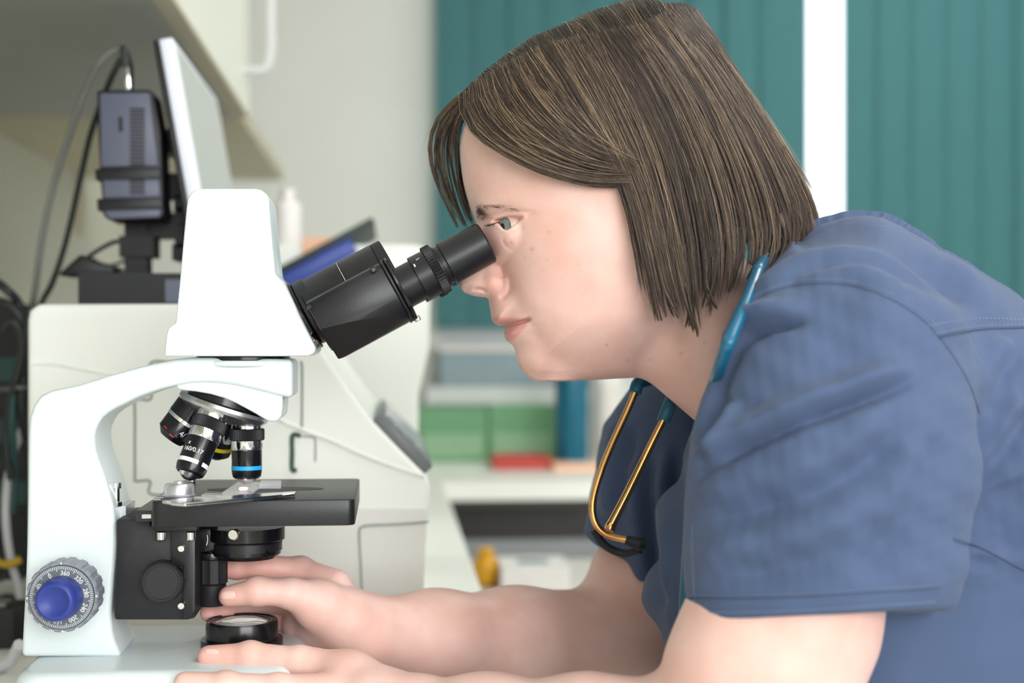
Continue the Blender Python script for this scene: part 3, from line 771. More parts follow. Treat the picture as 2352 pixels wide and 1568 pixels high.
# display on the slope
a3, b3 = PY(852, 966, Y1), PY(976, 1092, Y1)
sd = Vector((b3.x - a3.x, 0, b3.z - a3.z)); sn = Vector((-sd.z, 0, sd.x)).normalized()
if sn.z < 0: sn = -sn
def slab(name, y0, y1, t0, t1, h0, h1, m, par, bev=.001):
    A_ = [a3 + sd * t0 + sn * h0, a3 + sd * t1 + sn * h0, a3 + sd * t1 + sn * h1, a3 + sd * t0 + sn * h1]
    n_ = [Vector((p.x, y0, p.z)) for p in A_]; f_ = [Vector((p.x, y1, p.z)) for p in A_]
    return link(name, from_bm(prism_bm(n_, f_, bev)), m, par)
dp = slab('display', Y1 + .012, Y2 - .05, .02, 1.0, .0005, .010, M['bezel'], an)
slab('screen', Y1 + .024, Y2 - .062, .10, .90, .0102, .0112, M['display'], dp, 0)
for k in range(4):
    slab('key', Y1 + .024, Y1 + .05, .12 + .2*k, .26 + .2*k, .0113, .0128, M['display'], dp, .0005)
ZA = P[5].z

# monitor, its stand and the small computer strapped to it
M['adapter'] = mat('black_box_plastic', srgb(20, 22, 26), 0.45, noise=0.05)
ms = thing('monitor', (PY(320, 690, 1.42).x, 1.44, ZA), 'thin pale edged monitor seen side-on, leaning on a black stand', 'monitor')
q0, q1 = PY(128, 640, 1.33), PY(430, 640, 1.33)
box('stand_base', (q0.x + .02, 1.33, ZA + .0005), (q1.x, 1.56, ZA + .030), M['pc_dark'], ms, bev=.004)
q2 = PY(380, 660, 1.329)
box('base_panel', (q2.x, 1.328, ZA + .003), (q1.x - .002, 1.3305, ZA + .024), M['pc_grey'], ms, bev=.0005)
pb_, pt_ = PY(318, 618, 1.44), PY(318, 400, 1.44)
box('stand_pole', (pb_.x - .011, 1.425, ZA + .0295), (pb_.x + .011, 1.455, pt_.z), M['pc_dark'], ms, bev=.003)
box('pole_clamp', (pb_.x - .015, 1.42, PY(318,592,1.44).z), (pb_.x + .018, 1.46, PY(318,545,1.44).z), M['pc_dark'], ms, bev=.003)
# tilted panel
top, bot = PY(350, 92, 1.36), PY(448, 640, 1.36)
md = (bot - top).normalized(); mn = Vector((-md.z, 0, md.x)); 
if mn.x < 0: mn = -mn
def mslab(name, s0, s1, h0, h1, y0, y1, m, par, bev=.002):
    L_ = (bot - top).length
    A_ = [top + md * (s0*L_) + mn * h0, top + md * (s1*L_) + mn * h0, top + md * (s1*L_) + mn * h1, top + md * (s0*L_) + mn * h1]
    return link(name, from_bm(prism_bm([Vector((p.x, y0, p.z)) for p in A_], [Vector((p.x, y1, p.z)) for p in A_], bev)), m, par)
bk = mslab('back_shell', 0, 1, 0, .0055, 1.36, 1.70, M['pc_dark'], ms)
mslab('panel', 0, 1, .0058, .019, 1.36, 1.70, M['bezel_white'], ms)
mslab('screen', .03, .97, .0188, .0196, 1.372, 1.688, M['screen'], ms, 0)
# mount between pole and panel
for py in (330, 430, 520):
    c = PY(372, py, 1.45)
    box('mount_arm', (pb_.x + .008, 1.43, c.z - .012), (top.x + (top.z - c.z) / -md.z * md.x * 1.0 + .002, 1.47, c.z + .012), M['pc_dark'], ms, bev=.002)
for px, py in ((390, 430), (402, 462), (408, 490), (404, 545), (398, 575)):
    c = PY(px, py, 1.40)
    box('mount_plate', (c.x - .005, 1.425, c.z - .008), (c.x + .008, 1.47, c.z + .008), M['pc_dark'], ms, bev=.002)

pc = thing('mini_computer', PY(300, 500, 1.40), 'small slate grey computer box strapped behind the monitor', 'computer')
pv = [(222,207),(343,205),(351,212),(368,300),(376,490),(370,502),(250,506),(237,495),(229,400),(224,280)]
extr('case', pv, 1.37, 1.42, M['pc_dark'], pc, bev=.003)
extr('side_panel', [(229,214),(343,213),(362,380),(232,383)], 1.3685, 1.3702, M['pc_grey'], pc, bev=.001)
extr('side_panel', [(236,412),(364,411),(367,452),(238,455)], 1.3685, 1.3702, M['pc_grey'], pc, bev=.001)
extr('side_panel', [(238,483),(368,480),(366,498),(250,503)], 1.3685, 1.3702, M['pc_grey'], pc, bev=.001)
for r_, (y0, y1) in enumerate(((248, 384), (413, 450))):
    for k in range(int((y1 - y0) / 9)):
        yy = y0 + k * 9
        extr('vent_slot', [(298,yy),(332,yy),(333,yy+5.5),(299,yy+5.5)], 1.3678, 1.3686, M['pc_dark'], pc, bev=0)
extr('strap', [(218,388),(366,384),(368,410),(219,414)], 1.3665, 1.425, M['adapter'], pc, bev=.001)
extr('strap', [(222,456),(370,452),(374,478),(224,484)], 1.3665, 1.425, M['adapter'], pc, bev=.001)
extr('port_mark', [(272,268),(281,268),(282,302),(273,302)], 1.3678, 1.3686, M['adapter'], pc, bev=0)

def cable(label, pts, r, m, n=10):
    o = tube('cable', pts, r, m, None, seg=8, n=n)
    tag(o, label, 'cable', 'cables of the computer corner')
    return o
D = lambda x, y, Y: PY(x, y, Y)
plug = thing('power_plug', D(284, 140, 1.39), 'black cable plug sticking up from the small computer', 'plug')
extr('plug_body', [(274,104),(288,104),(296,150),(278,152)], 1.385, 1.40, M['cable_black'], plug, bev=.001)
extr('plug_pin', [(283,150),(295,150),(299,206),(289,206)], 1.389, 1.396, M['chrome'], plug, bev=.0005)
cable('black cable looping far out to the left from the top plug', [D(286,120,1.392), D(262,117,1.395), D(228,145,1.40), D(195,210,1.42), D(160,310,1.44), D(125,420,1.46), D(98,540,1.47), D(84,640,1.48), D(75,700,1.50), D(66,760,1.6)], .0032, M['cable_grey'])
cable('black cable running from the computer down to the stand base', [D(278,135,1.392), D(255,180,1.40), D(228,250,1.43), D(205,320,1.45), D(180,430,1.46), D(150,560,1.47), D(120,650,1.48), D(96,696,1.50), D(80,760,1.6)], .0032, M['cable_black'])
cable('short black cable between the plug and the computer top', [D(290,120,1.392), D(299,150,1.40), D(300,185,1.41), D(300,208,1.41)], .0028, M['cable_black'])
cable('thin green-black lead arching to the stand pole', [D(192,598,1.45), D(225,575,1.45), D(262,556,1.45), D(292,554,1.45)], .0022, M['cable_black'])
cable('thin grey lead sagging behind the stand pole', [D(180,606,1.50), D(230,612,1.50), D(270,605,1.50), D(300,590,1.50)], .0016, M['cable_grey'])
pwr = extr('power_brick', [(128,640),(186,588),(200,600),(262,618),(262,640)], 1.40, 1.46, M['adapter'], None, bev=.004)
pwr.location.z = ZA + .0305 - min(v.co.z for v in pwr.data.vertices)
tag(pwr, 'black power brick lying askew on the monitor base', 'power brick')

# dark corner at the far left: box standing in for shadowed wall and dark equipment, cable tangle
tw = thing('shadow_equipment_box', (-.42, 1.83, CT), 'dark box standing in for shadowed wall and dark equipment at the left', 'computer')
q = PY(64, 900, 1.66)
box('case', (XL + .002, 1.67, CT + .001), (q.x + .005, 1.95, PY(30, 700, 1.7).z), M['pc_dark'], tw, bev=.005)
M['teal_dark'] = mat('dark_teal_plastic', srgb(38, 74, 72), 0.5, noise=0.08)
for k in range(6):
    zz = CT + .05 + k * .035
    box('drive_bay', (XL + .01, 1.665, zz), (q.x - .002, 1.671, zz + .026), M['teal_dark'] if k % 2 else M['adapter'], tw, bev=.001)
rn = random.Random(8)
tang = [
 ([(-20,640),(15,665),(45,700),(62,760),(50,860),(20,900)], .0045, 'cable_black', 'thick black cable arching over the dark box corner'),
 ([(-20,690),(20,700),(50,740),(55,830),(48,930),(60,1010)], .0045, 'cable_black', 'second black cable dropping past the dark box'),
 ([(5,760),(30,740),(52,790),(30,900),(15,1000),(25,1100)], .004, 'cable_black', 'black cable hanging in a loose bow'),
 ([(-15,895),(20,893),(45,890),(62,890)], .0022, 'cable_grey', 'thin grey lead running level into the analyzer'),
 ([(52,985),(30,1040),(16,1120),(14,1200),(26,1290),(44,1350),(46,1400)], .0042, 'cable_white', 'pale grey cable bending down behind the microscope arm'),
 ([(45,1480),(20,1520),(-20,1545)], .005, 'cable_white', 'white cable lying on the worktop beside the base'),
 ([(-10,1290),(20,1296),(48,1284)], .004, 'yel', 'yellow cable low down behind the arm'),
 ([(-10,1330),(20,1322),(50,1330)], .004, 'cable_black', 'black cable below the yellow one'),
 ([(40,820),(28,960),(34,1080),(30,1180)], .0035, 'teal_dark', 'dark green cable hanging down the dark box front'),
 ([(-20,1390),(20,1370),(52,1400)], .0035, 'cable_black', 'black cable curled on the worktop corner')]
M['yel'] = mat('yellow_cable_rubber', srgb(196, 160, 40), 0.5, noise=0.04)
for pts, r, m, lb in tang:
    Yc = 1.45 + rn.uniform(-.04, .04)
    if pts[0][1] > 1440: Yc = 1.18
    path = [D(x, y, Yc + rn.uniform(-.01, .01)) for x, y in pts]
    for p in path: p.z = max(p.z, CT + r + .001)
    o = tube('cable', path, r, M[m], None, seg=8, n=8); tag(o, lb, 'cable', 'cables of the computer corner')
bxm = thing('black_power_strip', PY(15, 1450, 1.30), 'black power strip lying on the worktop at the far left', 'power strip')
q = PY(50, 1480, 1.30)
box('strip_body', (q.x - .12, 1.28, CT + .001), (q.x - .002, 1.33, CT + .035), M['adapter'], bxm, bev=.003)
box('strip_switch', (q.x - .03, 1.29, CT + .0352), (q.x - .012, 1.315, CT + .039), M['cable_grey'], bxm, bev=.001)

# second instrument further along, lid standing open
M['lid_blue'] = mat('royal_blue_lid', srgb(40, 64, 150), 0.35, noise=0.03)
M['lid_dark'] = mat('dark_rubber_lid_edge', srgb(40, 52, 52), 0.5, noise=0.05)
M['peach'] = mat('peach_plastic', srgb(240, 190, 160), 0.5, noise=0.03)
cf = thing('benchtop_centrifuge', (-.12, 2.0, CT), 'cream benchtop centrifuge with a raised blue lid, behind the eyepiece tube', 'centrifuge')
pr = [(560,1300),(560,580),(570,566),(600,560),(955,562),(985,575),(990,600),(985,800),(962,900),(955,1300)]
P2 = [PY(x, y, 1.80) for x, y in pr]
near = [Vector((p.x, 1.80, max(p.z, CT + .001))) for p in P2]; far = [Vector((p.x, 2.16, max(p.z, CT + .001))) for p in P2]
link('housing', from_bm(prism_bm(near, far, .012, 4)), M['analyzer'], cf, 40)
zl = max(p.z for p in P2)
l0, l1 = PY(640, 642, 1.78), PY(866, 520, 1.78)
ld = (l1 - l0).normalized(); ln = Vector((-ld.z, 0, ld.x))
def lslab(name, t0, t1, h0, h1, y0, y1, m, par, bev=.002):
    Lx = (l1 - l0).length
    A_ = [l0 + ld*(t0*Lx) + ln*h0, l0 + ld*(t1*Lx) + ln*h0, l0 + ld*(t1*Lx) + ln*h1, l0 + ld*(t0*Lx) + ln*h1]
    return link(name, from_bm(prism_bm([Vector((p.x, y0, p.z)) for p in A_], [Vector((p.x, y1, p.z)) for p in A_], bev)), m, par)
lid = lslab('lid', -.35, .74, -.017, .004, 1.775, 2.05, M['lid_blue'], cf)
lslab('lid_rim', -.36, 1.0, .0042, .013, 1.772, 2.06, M['lid_dark'], lid)
q = PY(735, 566, 1.80)
box('badge', (q.x - .022, 1.797, q.z - .010), (q.x + .022, 1.8005, q.z + .012), M['peach'], cf, bev=.001)
M['bottle_white'] = mat('white_bottle_plastic', srgb(236, 232, 230), 0.4, noise=0.02)
def bottle(px, py_top, w, Y, zfloor, m, label, h=None, cap=None):
    top_ = PY(px, py_top, Y); r = w; H = top_.z - zfloor if h is None else h
    t = thing('bottle', (top_.x, Y, zfloor), label, 'bottle')
    lathe('body', [(0, 0), (.0005, r*.95), (.004, r), (H*.72, r), (H*.8, r*.75), (H*.84, r*.45), (H*.86, r*.45), (H*.86, 0)], (top_.x, Y, zfloor + .0008), (0, 0, 1), m, t, seg=32)
    lathe('cap', [(H*.855, 0), (H*.855, r*.5), (H*.99, r*.5), (H, r*.45), (H, 0)], (top_.x, Y, zfloor + .0008), (0, 0, 1), cap or m, t, seg=24)
    return t
bottle(660, 436, .020, 2.0, zl + .0005, M['bottle_white'], 'small white bottle standing on the cream centrifuge beside the microscope head')

# ------------------------------------------------------------------ things on and below the window worktop
M['green_box'] = mat('green_card', srgb(106, 158, 116), 0.6, noise=0.04)
M['green_pale'] = mat('pale_green_card', srgb(140, 178, 142), 0.6, noise=0.04)
M['teal_can'] = mat('deep_teal_plastic', srgb(6, 96, 122), 0.35, noise=0.03)
M['white_can'] = mat('off_white_plastic', srgb(216, 212, 206), 0.45, noise=0.02)
M['red_tray'] = mat('red_plastic', srgb(190, 66, 56), 0.45, noise=0.04)
M['blue_grey'] = mat('blue_grey_plastic', srgb(132, 150, 158), 0.5, noise=0.03)
def carton(px0, px1, y_top, Y, dep, m, label, m2=None):
    a_, b_ = PY(px0, y_top, Y), PY(px1, y_top, Y)
    t = thing('glove_box', ((a_.x + b_.x)/2, Y + dep/2, CT), label, 'box')
    box('carton', (a_.x, Y, CT + .0008), (b_.x, Y + dep, a_.z), m, t, bev=.002)
    box('front_label', (a_.x + .01, Y - .001, CT + .012), (b_.x - .01, Y + .0002, CT + (a_.z - CT)*.52), m2 or m, t, bev=0)
    return t
carton(962, 1120, 938, 3.18, .12, M['green_box'], 'green card box on the window worktop, left one of the pair', M['green_pale'])
carton(1124, 1274, 932, 3.18, .12, M['green_box'], 'green card box on the window worktop beside the teal canister', M['green_pale'])
def canister(px0, px1, y_top, Y, m, label, name='canister', capm=None):
    a_, b_ = PY(px0, y_top, Y), PY(px1, y_top, Y); r = (b_.x - a_.x)/2; H = a_.z - CT
    t = thing(name, ((a_.x + b_.x)/2, Y, CT), label, 'canister')
    lathe('body', [(0, 0), (.0005, r*.96), (.004, r), (H*.82, r), (H*.83, 0)], ((a_.x+b_.x)/2, Y, CT + .0008), (0, 0, 1), m, t, seg=40)
    lathe('lid', [(H*.825, 0), (H*.825, r*1.02), (H*.97, r*1.02), (H, r*.9), (H, 0)], ((a_.x+b_.x)/2, Y, CT + .0008), (0, 0, 1), capm or m, t, seg=40)
canister(1275, 1352, 845, 3.02, M['teal_can'], 'dark teal canister standing on the window worktop below the chin')
canister(1358, 1428, 860, 3.08, M['white_can'], 'off white canister beside the dark teal one')
a_ = PZ(1138, 1040, CT); 
tr = thing('tray', (PZ(1200, 1040, CT).x, 2.98, CT), 'shallow red tray on the window worktop', 'tray')
x0, x1, ys = PY(1135, 1000, 2.97).x, PY(1268, 1000, 2.97).x, 2.97
box('tray_floor', (x0, ys, CT + .0008), (x1, ys + .12, CT + .004), M['red_tray'], tr, bev=.001)
for lo, hi in (((x0, ys, CT+.004), (x1, ys+.004, CT+.026)), ((x0, ys+.116, CT+.004), (x1, ys+.12, CT+.026)), ((x0, ys+.004, CT+.004), (x0+.004, ys+.116, CT+.026)), ((x1-.004, ys+.004, CT+.004), (x1, ys+.116, CT+.026))):
    box('tray_side', lo, hi, M['red_tray'], tr, bev=.001)
x0, x1 = PY(1272, 1000, 2.93).x, PY(1440, 1000, 2.93).x
pk = thing('packet', ((x0+x1)/2, 2.97, CT), 'peach and white flat packet on the window worktop', 'packet')
box('wrapper', (x0, 2.93, CT + .0008), (x1, 3.0, CT + .016), M['peach'], pk, bev=.005, seg=3)
box('wrapper_label', (x0 + .03, 2.935, CT + .0161), (x1 - .01, 2.99, CT + .0168), M['white_can'], pk, bev=0)
# storage box on the sill behind them
z_s = WZ0 - .005
a_, b_ = PY(1010, 795, 3.33), PY(1420, 795, 3.33)
sb = thing('storage_box', ((a_.x+b_.x)/2, 3.36, z_s), 'blue-grey storage box standing on the window sill', 'box')
box('bin', (a_.x, 3.305, z_s + .0008), (b_.x, 3.385, a_.z - .012), M['blue_grey'], sb, bev=.004)
box('bin_lid', (a_.x - .004, 3.300, a_.z - .0115), (b_.x + .004, 3.388, a_.z), M['white_can'], sb, bev=.003)
# trolley in front of the drawers, with a yellow jar and a white box on it
ZT = PY(1150, 1352, 2.25).z
tl = thing('trolley', (.35, 2.35, 0), 'white trolley standing in front of the grey drawers', 'trolley')
tx0, tx1 = PY(1085, 1352, 2.2).x, PY(1085, 1352, 2.2).x + .62
box('tray_top', (tx0, 2.2, ZT - .02), (tx1, 2.55, ZT), M['white_can'], tl, bev=.004)
box('shelf', (tx0 + .01, 2.21, .25), (tx1 - .01, 2.54, .27), M['white_can'], tl, bev=.004)
for x, y in ((tx0+.02, 2.22), (tx1-.02, 2.22), (tx0+.02, 2.53), (tx1-.02, 2.53)):
    lg = tube('leg', [(x, y, .05), (x, y, ZT - .018)], .010, M['steel'], tl, n=1)
    lathe('castor', [(-.012, 0), (-.012, .022), (-.009, .025), (.009, .025), (.012, .022), (.012, 0)], (x, y, .0255), (1, 0, 0), M['adapter'], lg, seg=24)
M['yellow_jar'] = mat('amber_yellow_plastic', srgb(214, 156, 24), 0.35, noise=0.05)
M['jar_lid'] = mat('grey_lid_plastic', srgb(120, 122, 124), 0.4, noise=0.03)
jx = PY(1116, 1300, 2.28)
jr = thing('jar', (jx.x, 2.28, ZT), 'round amber yellow jar on the trolley beside the worktop edge', 'jar')
lathe('body', [(0, 0), (0, .016), (.006, .021), (.03, .022), (.044, .016), (.048, .012), (.048, 0)], (jx.x, 2.28, ZT + .0008), (0, 0, 1), M['yellow_jar'], jr, seg=32)
lathe('lid', [(.048, 0), (.048, .013), (.058, .013), (.06, .011), (.06, 0)], (jx.x, 2.28, ZT + .0008), (0, 0, 1), M['yellow_jar'], jr, seg=32)
a_, b_ = PY(1152, 1302, 2.22), PY(1310, 1302, 2.22)
wb = thing('tissue_box', ((a_.x+b_.x)/2, 2.27, ZT), 'white tissue box on the trolley behind the forearm', 'box')
box('carton', (a_.x, 2.22, ZT + .0008), (b_.x, 2.33, a_.z), M['bottle_white'], wb, bev=.003)
box('opening', (a_.x + .03, 2.25, a_.z), (b_.x - .03, 2.30, a_.z + .0006), M['blue_grey'], wb, bev=0)
# ------------------------------------------------------------------ the person
# local frame: x to the right of the picture, y away from the camera, z up; origin on the optical axis 1 m out
PO = CAM + FWD * 1.0
PM = Matrix.Translation(PO) @ Matrix.Rotation(-YAW, 4, 'Z')
S = FPX
def AP(px, py, w):                   # apparent picture point + nearness w (m) -> local metres (u, v, w)
    k = 1 - w
    return np.array([(px - CX) / S * k, (CY - py) / S * k, w])
def uvw2xyz(V):                      # (u, v, w) -> local x, y, z
    V = np.asarray(V); return np.stack([V[..., 0], -V[..., 2], V[..., 1]], -1)
person = bpy.data.objects.new('person', None); COL.objects.link(person); person.empty_display_size = .05
person.matrix_world = PM
tag(person, 'person in blue scrubs bending forward to look into the microscope', 'person')
def plink(name, me, m=None, smooth=180, parent=None):
    o = link(name, me, m, None, smooth); o.parent = parent or person
    return o

def surface_nets(F, org, h):
    Sg = F < 0; nx, ny, nz = F.shape
    cnt = np.zeros((nx-1, ny-1, nz-1), np.int8)
    for i in (0, 1):
        for j in (0, 1):
            for k in (0, 1):
                cnt += Sg[i:nx-1+i, j:ny-1+j, k:nz-1+k]
    act = (cnt > 0) & (cnt < 8)
    idx = np.full(act.shape, -1, np.int32); I, J, K = np.nonzero(act); idx[I, J, K] = np.arange(len(I))
    val = {}
    for i in (0, 1):
        for j in (0, 1):
            for k in (0, 1): val[i, j, k] = F[I+i, J+j, K+k]
    acc = np.zeros((len(I), 3)); n = np.zeros(len(I))
    for c0 in val:
        for ax_ in range(3):
            if c0[ax_]: continue
            c1 = list(c0); c1[ax_] = 1; c1 = tuple(c1)
            a, b = val[c0], val[c1]; m = (a < 0) != (b < 0)
            t = np.where(m, a / np.where(m, a - b, 1), 0)
            for d in range(3):
                acc[:, d] += np.where(m, c0[d] + (t if d == ax_ else 0), 0)
            n += m
    V = (np.stack([I, J, K], 1) + acc / n[:, None]) * h + np.asarray(org)
    Q = []
    for ax_ in range(3):
        A_ = np.moveaxis(Sg, ax_, 0); ids = np.moveaxis(idx, ax_, 0)
        s0, s1 = A_[:-1, 1:-1, 1:-1], A_[1:, 1:-1, 1:-1]
        i, j, k = np.nonzero(s0 != s1)
        q = np.stack([ids[i, j, k], ids[i, j+1, k], ids[i, j+1, k+1], ids[i, j, k+1]], 1)
        fl = s0[i, j, k]
        if ax_ == 1: fl = ~fl
        q[~fl] = q[~fl][:, ::-1]
        Q.append(q)
    Q = np.concatenate(Q); Q = Q[(Q >= 0).all(1)]
    return V, Q
def orient(V, Q):                    # make the quads face outwards
    a, b, c = V[Q[:, 0]], V[Q[:, 1]], V[Q[:, 2]]
    return Q if np.einsum('ij,ij->i', a, np.cross(b, c)).sum() + np.einsum('ij,ij->i', a, np.cross(c, V[Q[:, 3]])).sum() > 0 else Q[:, ::-1]
def vnormals(V, Q):
    n = np.cross(V[Q[:, 2]] - V[Q[:, 0]], V[Q[:, 3]] - V[Q[:, 1]])
    N = np.zeros_like(V)
    for k in range(4): 
        for d in range(3): N[:, d] += np.bincount(Q[:, k], n[:, d], len(V))
    return N / (np.linalg.norm(N, axis=1, keepdims=True) + 1e-12)
def relax(V, Q, it=1, lam=.5):
    for _ in range(it):
        acc = np.zeros_like(V); c = np.zeros(len(V))
        for k in range(4):
            a, b = Q[:, k], Q[:, (k+1) % 4]
            for d in range(3):
                acc[:, d] += np.bincount(a, V[b, d], len(V)) + np.bincount(b, V[a, d], len(V))
            c += np.bincount(a, minlength=len(V)) + np.bincount(b, minlength=len(V))
        V = V + lam * (acc / c[:, None] - V)
    return V
def seg_dist(X, Y, poly):            # distance to polyline and arc parameter 0..1
    best = np.full(X.shape, 1e9); par = np.zeros(X.shape)
    poly = np.asarray(poly, float); L = np.r_[0, np.cumsum(np.hypot(*np.diff(poly, axis=0).T))]
    for i in range(len(poly) - 1):
        (ax0, ay0), (bx0_, by0) = poly[i], poly[i+1]; dx, dy = bx0_ - ax0, by0 - ay0; l2 = dx*dx + dy*dy + 1e-9
        t = np.clip(((X-ax0)*dx + (Y-ay0)*dy) / l2, 0, 1)
        d = np.hypot(X - ax0 - t*dx, Y - ay0 - t*dy); m = d < best
        best = np.where(m, d, best); par = np.where(m, (L[i] + t * math.sqrt(l2)) / L[-1], par)
    return best, par
def inside(X, Y, poly):
    r = np.zeros(X.shape, bool); poly = np.asarray(poly, float)
    for (x0, y0), (x1, y1) in zip(poly, np.roll(poly, -1, 0)):
        if y0 == y1: continue
        c = ((Y >= y0) != (Y >= y1)) & (X < (x1 - x0) * (Y - y0) / (y1 - y0) + x0); r ^= c
    return r
def blur(A_, s):
    r = int(3 * s) + 1; k = np.exp(-.5 * (np.arange(-r, r+1) / s) ** 2); k /= k.sum()
    for ax_ in (0, 1):
        A_ = np.apply_along_axis(lambda v: np.convolve(np.pad(v, r, mode='edge'), k, 'valid'), ax_, A_)
    return A_
def sp(pts, n=6): return smooth2(pts, n, False)
def smax(a, b, k):
    h = np.clip(.5 + .5 * (a - b) / k, 0, 1); return b + (a - b) * h + k * h * (1 - h)
def smin(a, b, k): return -smax(-a, -b, k)

# ---------------- head: half-width map over the profile, in picture pixels at the mid-plane
HX0, HX1, HY0, HY1, HS = 1040, 1780, 60, 1010, 1.5
gx = np.arange(HX0, HX1, HS); gy = np.arange(HY0, HY1, HS)
X, Y = np.meshgrid(gx, gy, indexing='ij')
def qf(d, L): t = np.minimum(d / L, 1); return 2*t - t*t
def gauss(cx, cy, sx, sy=None, rot=0):
    sy = sy or sx; c, s_ = math.cos(math.radians(rot)), math.sin(math.radians(rot))
    a = (X-cx)*c + (Y-cy)*s_; b = -(X-cx)*s_ + (Y-cy)*c
    return np.exp(-.5 * ((a/sx)**2 + (b/sy)**2))
front = sp([(1185,165),(1118,215),(1076,272),(1058,330),(1060,387),(1066,428),(1078,470),(1091,503),(1106,530),(1126,562),(1142,605),(1152,650),(1157,690),(1162,730),(1172,765),(1184,795),(1190,812),(1193,830),(1203,847),(1219,863),(1240,872)])
bottom = sp([(1203,847),(1219,863),(1240,872),(1281,875),(1348,873),(1427,869),(1500,866)])
back = [(1500,866),(1610,790),(1695,640),(1722,470),(1700,330),(1620,195),(1490,112),(1360,112),(1260,132),(1185,165)]
poly = front + bottom[10:] + back
ins = inside(X, Y, poly); sg = np.where(ins, 1, -1)
dF, _ = seg_dist(X, Y, front); dB, _ = seg_dist(X, Y, bottom); dK, _ = seg_dist(X, Y, back)
svert = (X-1230)*(-.27) + (Y-870)*(-.963)
W = np.interp(svert, [-80, 0, 60, 130, 250, 350, 450, 620, 800], [165, 178, 190, 205, 224, 232, 234, 226, 200])
q1, q2, q3 = qf(sg*dF, 294), qf(sg*dB, 150), qf(sg*dK, 190)
G = np.where(ins, W*W * q1 * q2 * q3, W*W * qf(-np.minimum(np.minimum(dF, dB), dK), 294))
# neck
nd_ = np.array([.80, .60]); 
a_n = (X-1480)*nd_[0] + (Y-650)*nd_[1]; b_n = -(X-1480)*nd_[1] + (Y-650)*nd_[0]
rN = np.interp(a_n, [-100, 0, 150, 330, 420], [150, 165, 176, 186, 215])
offN = np.interp(a_n, [0, 130, 330], [-12, -2, 0])
Gn = (165/176.)**2 * (rN**2 - (b_n - offN)**2) - np.where(a_n < 0, (a_n*1.2)**2, 0)
G = smax(G, Gn, 5200)
# muzzle and lips
lipf = sp([(1100,640),(1112,668),(1121,683),(1124,700),(1127,718),(1129,731),(1133,740),(1141,746.5),(1150,748),(1159,747),(1165,749),(1162,754),(1158,762),(1158,771),(1162,781),(1171,787),(1182,793),(1189,806),(1191,826),(1203,848),(1222,864),(1245,873)], 8)
lpoly = lipf + [(1330,874),(1330,640)]
li = inside(X, Y, lpoly); lf, _ = seg_dist(X, Y, lipf); ls = np.where(li, lf, -lf)
Wm = np.interp(Y, [640, 690, 735, 780, 815, 850, 880], [60, 84, 96, 92, 86, 92, 80])
Gm = Wm**2 * qf(ls, 85)
Gm -= np.where(X > 1225, ((X-1225)*.9)**2, 0)
G = smax(G, Gm, 4200)
# nose
nf = sp([(1108,470),(1101,505),(1097,530),(1090,560),(1079,593),(1067,624),(1059,644),(1056.5,655),(1060,665),(1070,673),(1090,679.5),(1121,683)], 8)
npoly = nf + [(1185,684),(1185,470)]
ni = inside(X, Y, npoly); nfd, _ = seg_dist(X, Y, nf); nff, _ = seg_dist(X, Y, nf[:-22]); ns = np.where(ni, nff, -nfd)
bd, _ = seg_dist(X, Y, nf[-16:] + [(1185, 684)]); bs = np.where(ni, bd, -bd)
Wn = np.interp(Y, [470, 520, 560, 600, 630, 655, 680], [20, 28, 36, 44, 51, 55, 52])
q1, q2 = qf(ns, 74), qf(bs, 30)
Gno = np.where(ni, Wn**2 * q1 * np.minimum(q2 + .0, 1), Wn**2 * qf(-np.minimum(nfd, bd), 58))
Gno -= np.where(X > 1142, ((X-1142)*1.35)**2, 0)
G = smax(G, Gno, 700)
# wing of the nose
Ga = 63.**2 * (1 - ((X-1136)/33.)**2 - ((Y-650 - (X-1136)*.12)/31.)**2)
G = smax(G, Ga, 1500)
H = np.sign(G) * np.sqrt(np.abs(G)) 
# sculpting on the half width (pixels)
ok = np.clip(H / 25, 0, 1)
D_ = np.zeros_like(H)
def groove(pts, depth, width, fade=.12, n=6):
    d, t = seg_dist(X, Y, sp(pts, n)); e = np.clip(np.minimum(t, 1-t) / fade, 0, 1) if fade else 1
    return -depth * e * np.exp(-.5 * (d / width)**2)
D_ += 9 * gauss(1112, 484, 22, 12, 25) + 5 * gauss(1150, 478, 34, 11, 6)          # brow
D_ += -13 * gauss(1150, 530, 24, 20, 20) - 5 * gauss(1128, 560, 14, 24)             # eye hollow
D_ += 9 * gauss(1275, 600, 60, 50, 20) + 5 * gauss(1230, 640, 40, 40)               # cheek
D_ += groove([(1172,640),(1178,668),(1192,700),(1212,725),(1222,745)], 3.5, 12)       # cheek-lip fold
D_ += groove([(1222,742),(1228,765),(1240,790)], 2.5, 10)
D_ += groove([(1166,628),(1171,648),(1170,668),(1160,681),(1145,686)], 7, 4.5)      # groove behind the wing
D_ += groove([(1085,671),(1097,666),(1110,668),(1120,674)], 9, 2.8, .25)           # nostril
D_ += groove([(1104,640),(1112,628),(1124,618)], 2, 7, .3)                          # above the wing
D_ += groove([(1159,748),(1175,746),(1195,741),(1213,735.5)], 26, 2.5, 0)            # mouth line
D_ += 5 * gauss(1168, 735, 24, 5, -8) + 8 * gauss(1176, 763, 22, 9, -38)            # lips
D_ += -4 * gauss(1190, 797, 16, 9) + 5 * gauss(1228, 838, 26, 24)                   # under lip, chin
D_ += -3 * gauss(1215, 738, 6, 6)
D_ += 4 * gauss(1380, 780, 60, 40) - 5 * gauss(1420, 880, 70, 18)
D_ += groove([(1440,850),(1520,800),(1600,720)], 5, 22) + groove([(1600,900),(1640,800),(1690,690)], 4, 14)
H2 = H + D_ * ok
